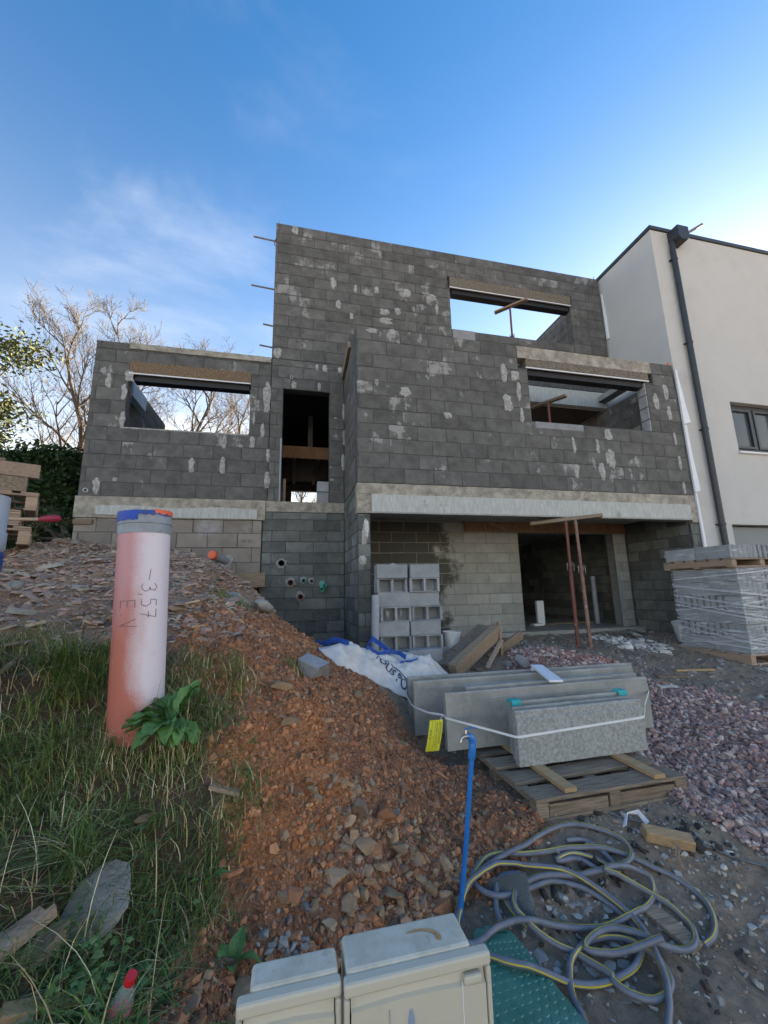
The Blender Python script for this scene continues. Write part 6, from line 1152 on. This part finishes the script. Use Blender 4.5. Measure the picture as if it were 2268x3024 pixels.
# low lobed weed leaves at the bottom left
def leafcards(name, P, size, cols, tilt=.6, lobes=True):
    n = len(P); ang = np.linspace(0,2*np.pi,10,endpoint=False); rr = np.where(np.arange(10)%2 == 0, 1.0, .62) if lobes else np.ones(10); base = np.concatenate([[[0,0,.12]], np.c_[np.cos(ang)*rr,np.sin(ang)*rr,np.where(np.arange(10)%2 == 0,-.12,.05)]]); F = np.array([(0,1+i,1+(i+1)%10) for i in range(10)])
    return tag(scatter(name, [(base,F)], P, rotm(n,RS,tilt), size[:,None]*np.ones((1,3)), cols, M['leafattr'], True), kind='stuff')
wk = lambda x, y: zones(x,y)[1]*np.clip((fbm(x*5,y*5,3,77)-.38)*4,0,1)*np.exp(-np.maximum(0,y-1.85)**2/.05)*(x > -.95)
P = points((-1.0,-.15,1.3,2.3), 4200, wk); n = len(P); P[:,2] += RS.uniform(.02,.10,n); leafcards('weed_leaves', P, RS.uniform(.009,.022,n), pal(n,[(.085,.17,.05),(.12,.21,.07),(.065,.14,.045),(.17,.24,.08)],.25))
P = points((-2.2,-.1,1.6,3.3), 1200, lambda x,y: zones(x,y)[1]*.6); n = len(P); P[:,2] += RS.uniform(.01,.05,n); leafcards('weed_leaves', P, RS.uniform(.006,.016,n), pal(n,[(.06,.13,.035),(.09,.17,.05),(.045,.10,.03),(.17,.12,.07)],.3))
def leaf_mesh(L_, W_, curl, wav, seed):
    rg = np.random.RandomState(seed); n = 10; m_ = 4; V = []; F = []
    for i in range(n+1):
        t = i/n; w = W_*.5*max(.02,math.sin(math.pi*min(1,t*.93+.05))**.75)*(1 if t < .55 else (1-(t-.55)*.5)); x = L_*t*(1-.12*curl*t); z = L_*(.55*t-curl*t*t)
        for j in range(-m_,m_+1): s = j/m_; V.append((x, w*s, z+abs(s)*w*.35-.0+wav*W_*math.sin(t*17+j)*abs(s)))
    k = 2*m_+1
    for i in range(n):
        for j in range(2*m_): F.append((i*k+j,(i+1)*k+j,(i+1)*k+j+1,i*k+j+1))
    me = bpy.data.meshes.new('leaf'); me.from_pydata(V,[],F); me.materials.append(M['leaf']); me.shade_smooth(); return me
LM = [leaf_mesh(1,.46,.35+.12*k,.10,k) for k in range(4)]; LR = [leaf_mesh(1,.55,.75,.04,k+9) for k in range(2)]; LS = [leaf_mesh(1,.17,.6,.06,k+20) for k in range(2)]
def rosette(name, lab, x, y, nleaf, size, meshes, seed, grp=None, up_=0.0, z=None, fan=False):
    rg = np.random.RandomState(seed); z = gz(x,y) if z is None else z; root = thing(name, lab, 'plant', (x,y,z), grp)
    for k in range(nleaf):
        o = bpy.data.objects.new('leaf', meshes[k%len(meshes)]); s = size*rg.uniform(.6,1.15); a = 2.4*k+rg.uniform(-.3,.3); o.location = (x+.02*math.cos(a), y+.02*math.sin(a), z+rg.uniform(0,.05)*size*3); o.scale = (s,s,s); o.rotation_euler = (rg.uniform(-.3,.3), -rg.uniform(-.35,.75)-up_ if not fan else .75-1.75*((k*.618)%1), a); COL.objects.link(o); o.parent = root; o.matrix_parent_inverse = WM(root).inverted()
rosette('dock_plant', 'large leafy green dock plant growing against the foot of the orange pipe', -.60, 2.57, 44, .205, LM, 5, None, .45, gz(-.60,2.57)+.16, True)
rosette('small_plant', 'small round leaved plant on the soil left of the smaller meter box', -.19, 1.98, 5, .10, LR, 6, 'small weeds', .4)
rosette('small_plant', 'slender leaved weed on the soil edge right of the dock plant', -.30, 2.72, 8, .12, LS, 7, 'small weeds', .1)
rosette('small_plant', 'star shaped narrow leaved weed low in the grass below the orange pipe', -.62, 2.30, 6, .12, LS, 8, 'small weeds', -.1)
rosette('small_plant', 'small weed with oval leaves right of the slender leaved one', -.20, 2.68, 4, .07, LR, 9, 'small weeds', .3)
rosette('small_plant', 'grey green weed clump at the edge of the orange soil', -.33, 2.18, 9, .11, LS, 10, 'small weeds', .2)
# ------------------------------------------------------------------ trees and hedge beyond the house
def bare_tree(lab, x, y, z, H_, seed, spread=.42, mt='bark', nl=15, first=.22, r0=.16):
    rg = np.random.RandomState(seed); root = thing('bare_tree', lab, 'tree', (x,y,z), 'leafless trees behind the house'); tr = MB(); br = MB(); tw = MB(); k = 12
    T = [Vector((x+H_*.03*math.sin(i*.8+seed), y+H_*.03*math.cos(i*.6+seed), z+H_*i/k)) for i in range(k+1)]; tr.tube([tuple(p) for p in T], [max(.008,r0*(1-i/k)**.85) for i in range(k+1)], 8); tr.build('trunk', M[mt], root, smooth=True)
    def limb(p, d, L_, r, lev):
        n = 5; P = [p]; q = d.copy()
        for i in range(n): q = (q+Vector(rg.normal(0,.13,3))+Vector((0,0,.07))).normalized(); P.append(P[-1]+q*L_/n)
        (br if lev < 2 else tw).tube([tuple(a) for a in P], [max(.0035,r*(1-.85*i/n)) for i in range(n+1)], 5 if lev < 2 else 3, cap=False)
        if lev >= 3: return
        m_ = (8,6,4)[lev]
        for j in range(m_):
            t = rg.uniform(.22,1.0); i = min(n-1,int(t*n)); s = P[i].lerp(P[i+1], t*n-i); a = Vector(rg.normal(0,1,3)); a = (a-q*a.dot(q)).normalized(); dd = (q*.72+a*.62+Vector((0,0,.12))).normalized(); limb(s, dd, L_*rg.uniform(.35,.62), r*.48*(1-.5*t)+.002, lev+1)
    for j in range(nl):
        t = first+(1-first)*(j+rg.uniform(0,.8))/nl; p = T[min(k-1,int(t*k))].lerp(T[min(k,int(t*k)+1)], t*k-int(t*k)); a = j*2.4+rg.uniform(-.4,.4); el = math.radians(38+22*t); limb(p, Vector((math.cos(a)*math.cos(el),math.sin(a)*math.cos(el),math.sin(el))), H_*spread*(1.05-.75*t), r0*.42*(1-.7*t)+.006, 0)
    br.build('branches', M[mt], root, smooth=True); tag(tw.build('twigs', M[mt], root), kind='stuff')
bare_tree('tall leafless tan tree left of the house, thickest trunk', -7.05, 14.4, .9, 8.2, 3, .42, 'bark', 15, .2, .17)
bare_tree('leafless tree with orange tinted twigs just right of the tallest one', -6.3, 15.8, .9, 9.6, 8, .34, 'bark', 14, .25, .16)
bare_tree('bushy leafless tree seen over and through the left wing window', -3.2, 14.9, .9, 7.4, 12, .46, 'bark', 16, .18, .14)
bare_tree('leafless tree whose tip shows left of the tower', -1.9, 16.5, .9, 7.6, 17, .38, 'bark', 13, .25, .14)
bare_tree('small leafless tree in the low rear window of the doorway', .6, 17.0, -.6, 6.0, 23, .42, 'bark', 13, .2, .10)
def leafy(name, lab, x, y, z, H_, R_, nleaf, cols, seed, leaf=.11, clumps=26, cat='tree', z0=.3, trunk=True):
    rg = np.random.RandomState(seed); root = thing(name, lab, cat, (x,y,z)); mb = MB(); mb.tube([(x,y,z),(x+.1,y,z+H_*.4),(x-.1,y+.1,z+H_*.85)], [.16,.11,.03], 8); C = []
    for k in range(clumps):
        a = rg.uniform(0,2*np.pi); rr = R_*math.sqrt(rg.uniform(.05,1)); zz = z+H_*(z0+(1-z0)*rg.uniform(0,1)); f = 1-.5*abs((zz-z)/H_-.6); p = (x+math.cos(a)*rr*f, y+math.sin(a)*rr*f, zz); C.append(p); mb.tube([(x,y,z+H_*.35+.3*rg.rand()),((x+p[0])/2,(y+p[1])/2,(z+H_*.35+p[2])/2+.1),p], [.05,.03,.008], 5, cap=False)
    mb.build('trunk', M['barkdark'], root, smooth=True); C = np.array(C); idx = rg.randint(0,len(C),nleaf); P = C[idx]+rg.normal(0,1,(nleaf,3))*np.array([.34,.34,.22])*R_*.42
    base = np.array([(-.5,0,0),(0,-.22,.06),(.5,0,0),(0,.22,.06)]); F = np.array([(0,1,2),(0,2,3)]); o = scatter('foliage', [(base,F)], P, rotm(nleaf,RS), (leaf*rg.uniform(.6,1.3,nleaf))[:,None]*np.ones((1,3)), pal(nleaf,cols,.3), M['leafattr']); o.parent = root; o.matrix_parent_inverse = WM(root).inverted(); tag(o, kind='stuff')
leafy('leafy_tree', 'yellow green leafy tree at the left edge behind the pallets', -7.9, 10.2, .8, 5.6, 2.2, 15000, [(.10,.12,.035),(.075,.10,.032),(.17,.155,.045),(.06,.085,.028)], 41, .12, 34)
# ivy covered hedge
hg_ = thing('ivy_hedge', 'dense dark green ivy hedge between the pallets and the left wing', 'hedge', (-4.7,9.3,.7)); rg = np.random.RandomState(77)
mb = MB(); n1, n2 = 18, 12
for i in range(n1+1):
    for j in range(n2): a = 2*math.pi*j/n2; w = .50*(1-.25*(i/n1)**3)*(1+.18*math.sin(i*1.3+j)); mb.v.append((-4.75+math.cos(a)*w*1.55, 9.3+math.sin(a)*w, .55+2.2*i/n1))
for i in range(n1):
    for j in range(n2): k = (j+1)%n2; mb.f.append((i*n2+j,i*n2+k,(i+1)*n2+k,(i+1)*n2+j))
mb.f.append(tuple(n1*n2+j for j in range(n2))); M['ivycore'] = mat('dark ivy core', (.03,.05,.02), (.02,.03,.015), 9, .9); mb.build('dark_core', M['ivycore'], hg_)  # dark inner core put behind the leaf cards to darken the hedge's depth
n = 9000; a = rg.uniform(0,2*np.pi,n); zz = rg.uniform(0,1,n)**.9; w = .50*(1-.25*zz**3)*rg.uniform(.9,1.32,n)*(1+.16*np.sin(zz*14+a*2)); P = np.c_[-4.75+np.cos(a)*w*1.6, 9.3+np.sin(a)*w, .55+2.28*zz]; m_ = 1500
P2 = np.c_[-4.75+rg.normal(0,.42,m_), 9.3+rg.normal(0,.3,m_), 2.78+rg.normal(0,.12,m_)]; P = np.r_[P,P2]; n = len(P); base = np.array([(-.5,0,0),(-.1,-.35,.1),(.5,0,-.05),(-.1,.35,.1)]); F = np.array([(0,1,2),(0,2,3)])
o = scatter('ivy_leaves', [(base,F)], P, rotm(n,RS), (.10*rg.uniform(.6,1.3,n))[:,None]*np.ones((1,3)), pal(n,[(.025,.06,.02),(.04,.085,.028),(.018,.045,.018),(.06,.10,.035)],.3), M['leafattr']); o.parent = hg_; o.matrix_parent_inverse = WM(hg_).inverted(); tag(o, kind='stuff')
# scrub on the bank further left and behind, so that the ground does not run bare to the horizon
leafy('scrub_bush', 'low dark scrub bush left of the pallet stack', -6.4, 8.2, .6, 1.6, 1.1, 3500, [(.05,.085,.03),(.08,.11,.04),(.14,.11,.06)], 52, .08, 16, 'bush', .05)
leafy('scrub_bush', 'thin low scrub growing at the foot of the ivy hedge', -3.95, 8.3, .5, .9, .6, 2200, [(.05,.085,.03),(.10,.11,.06),(.15,.13,.09)], 53, .06, 12, 'bush', .05)
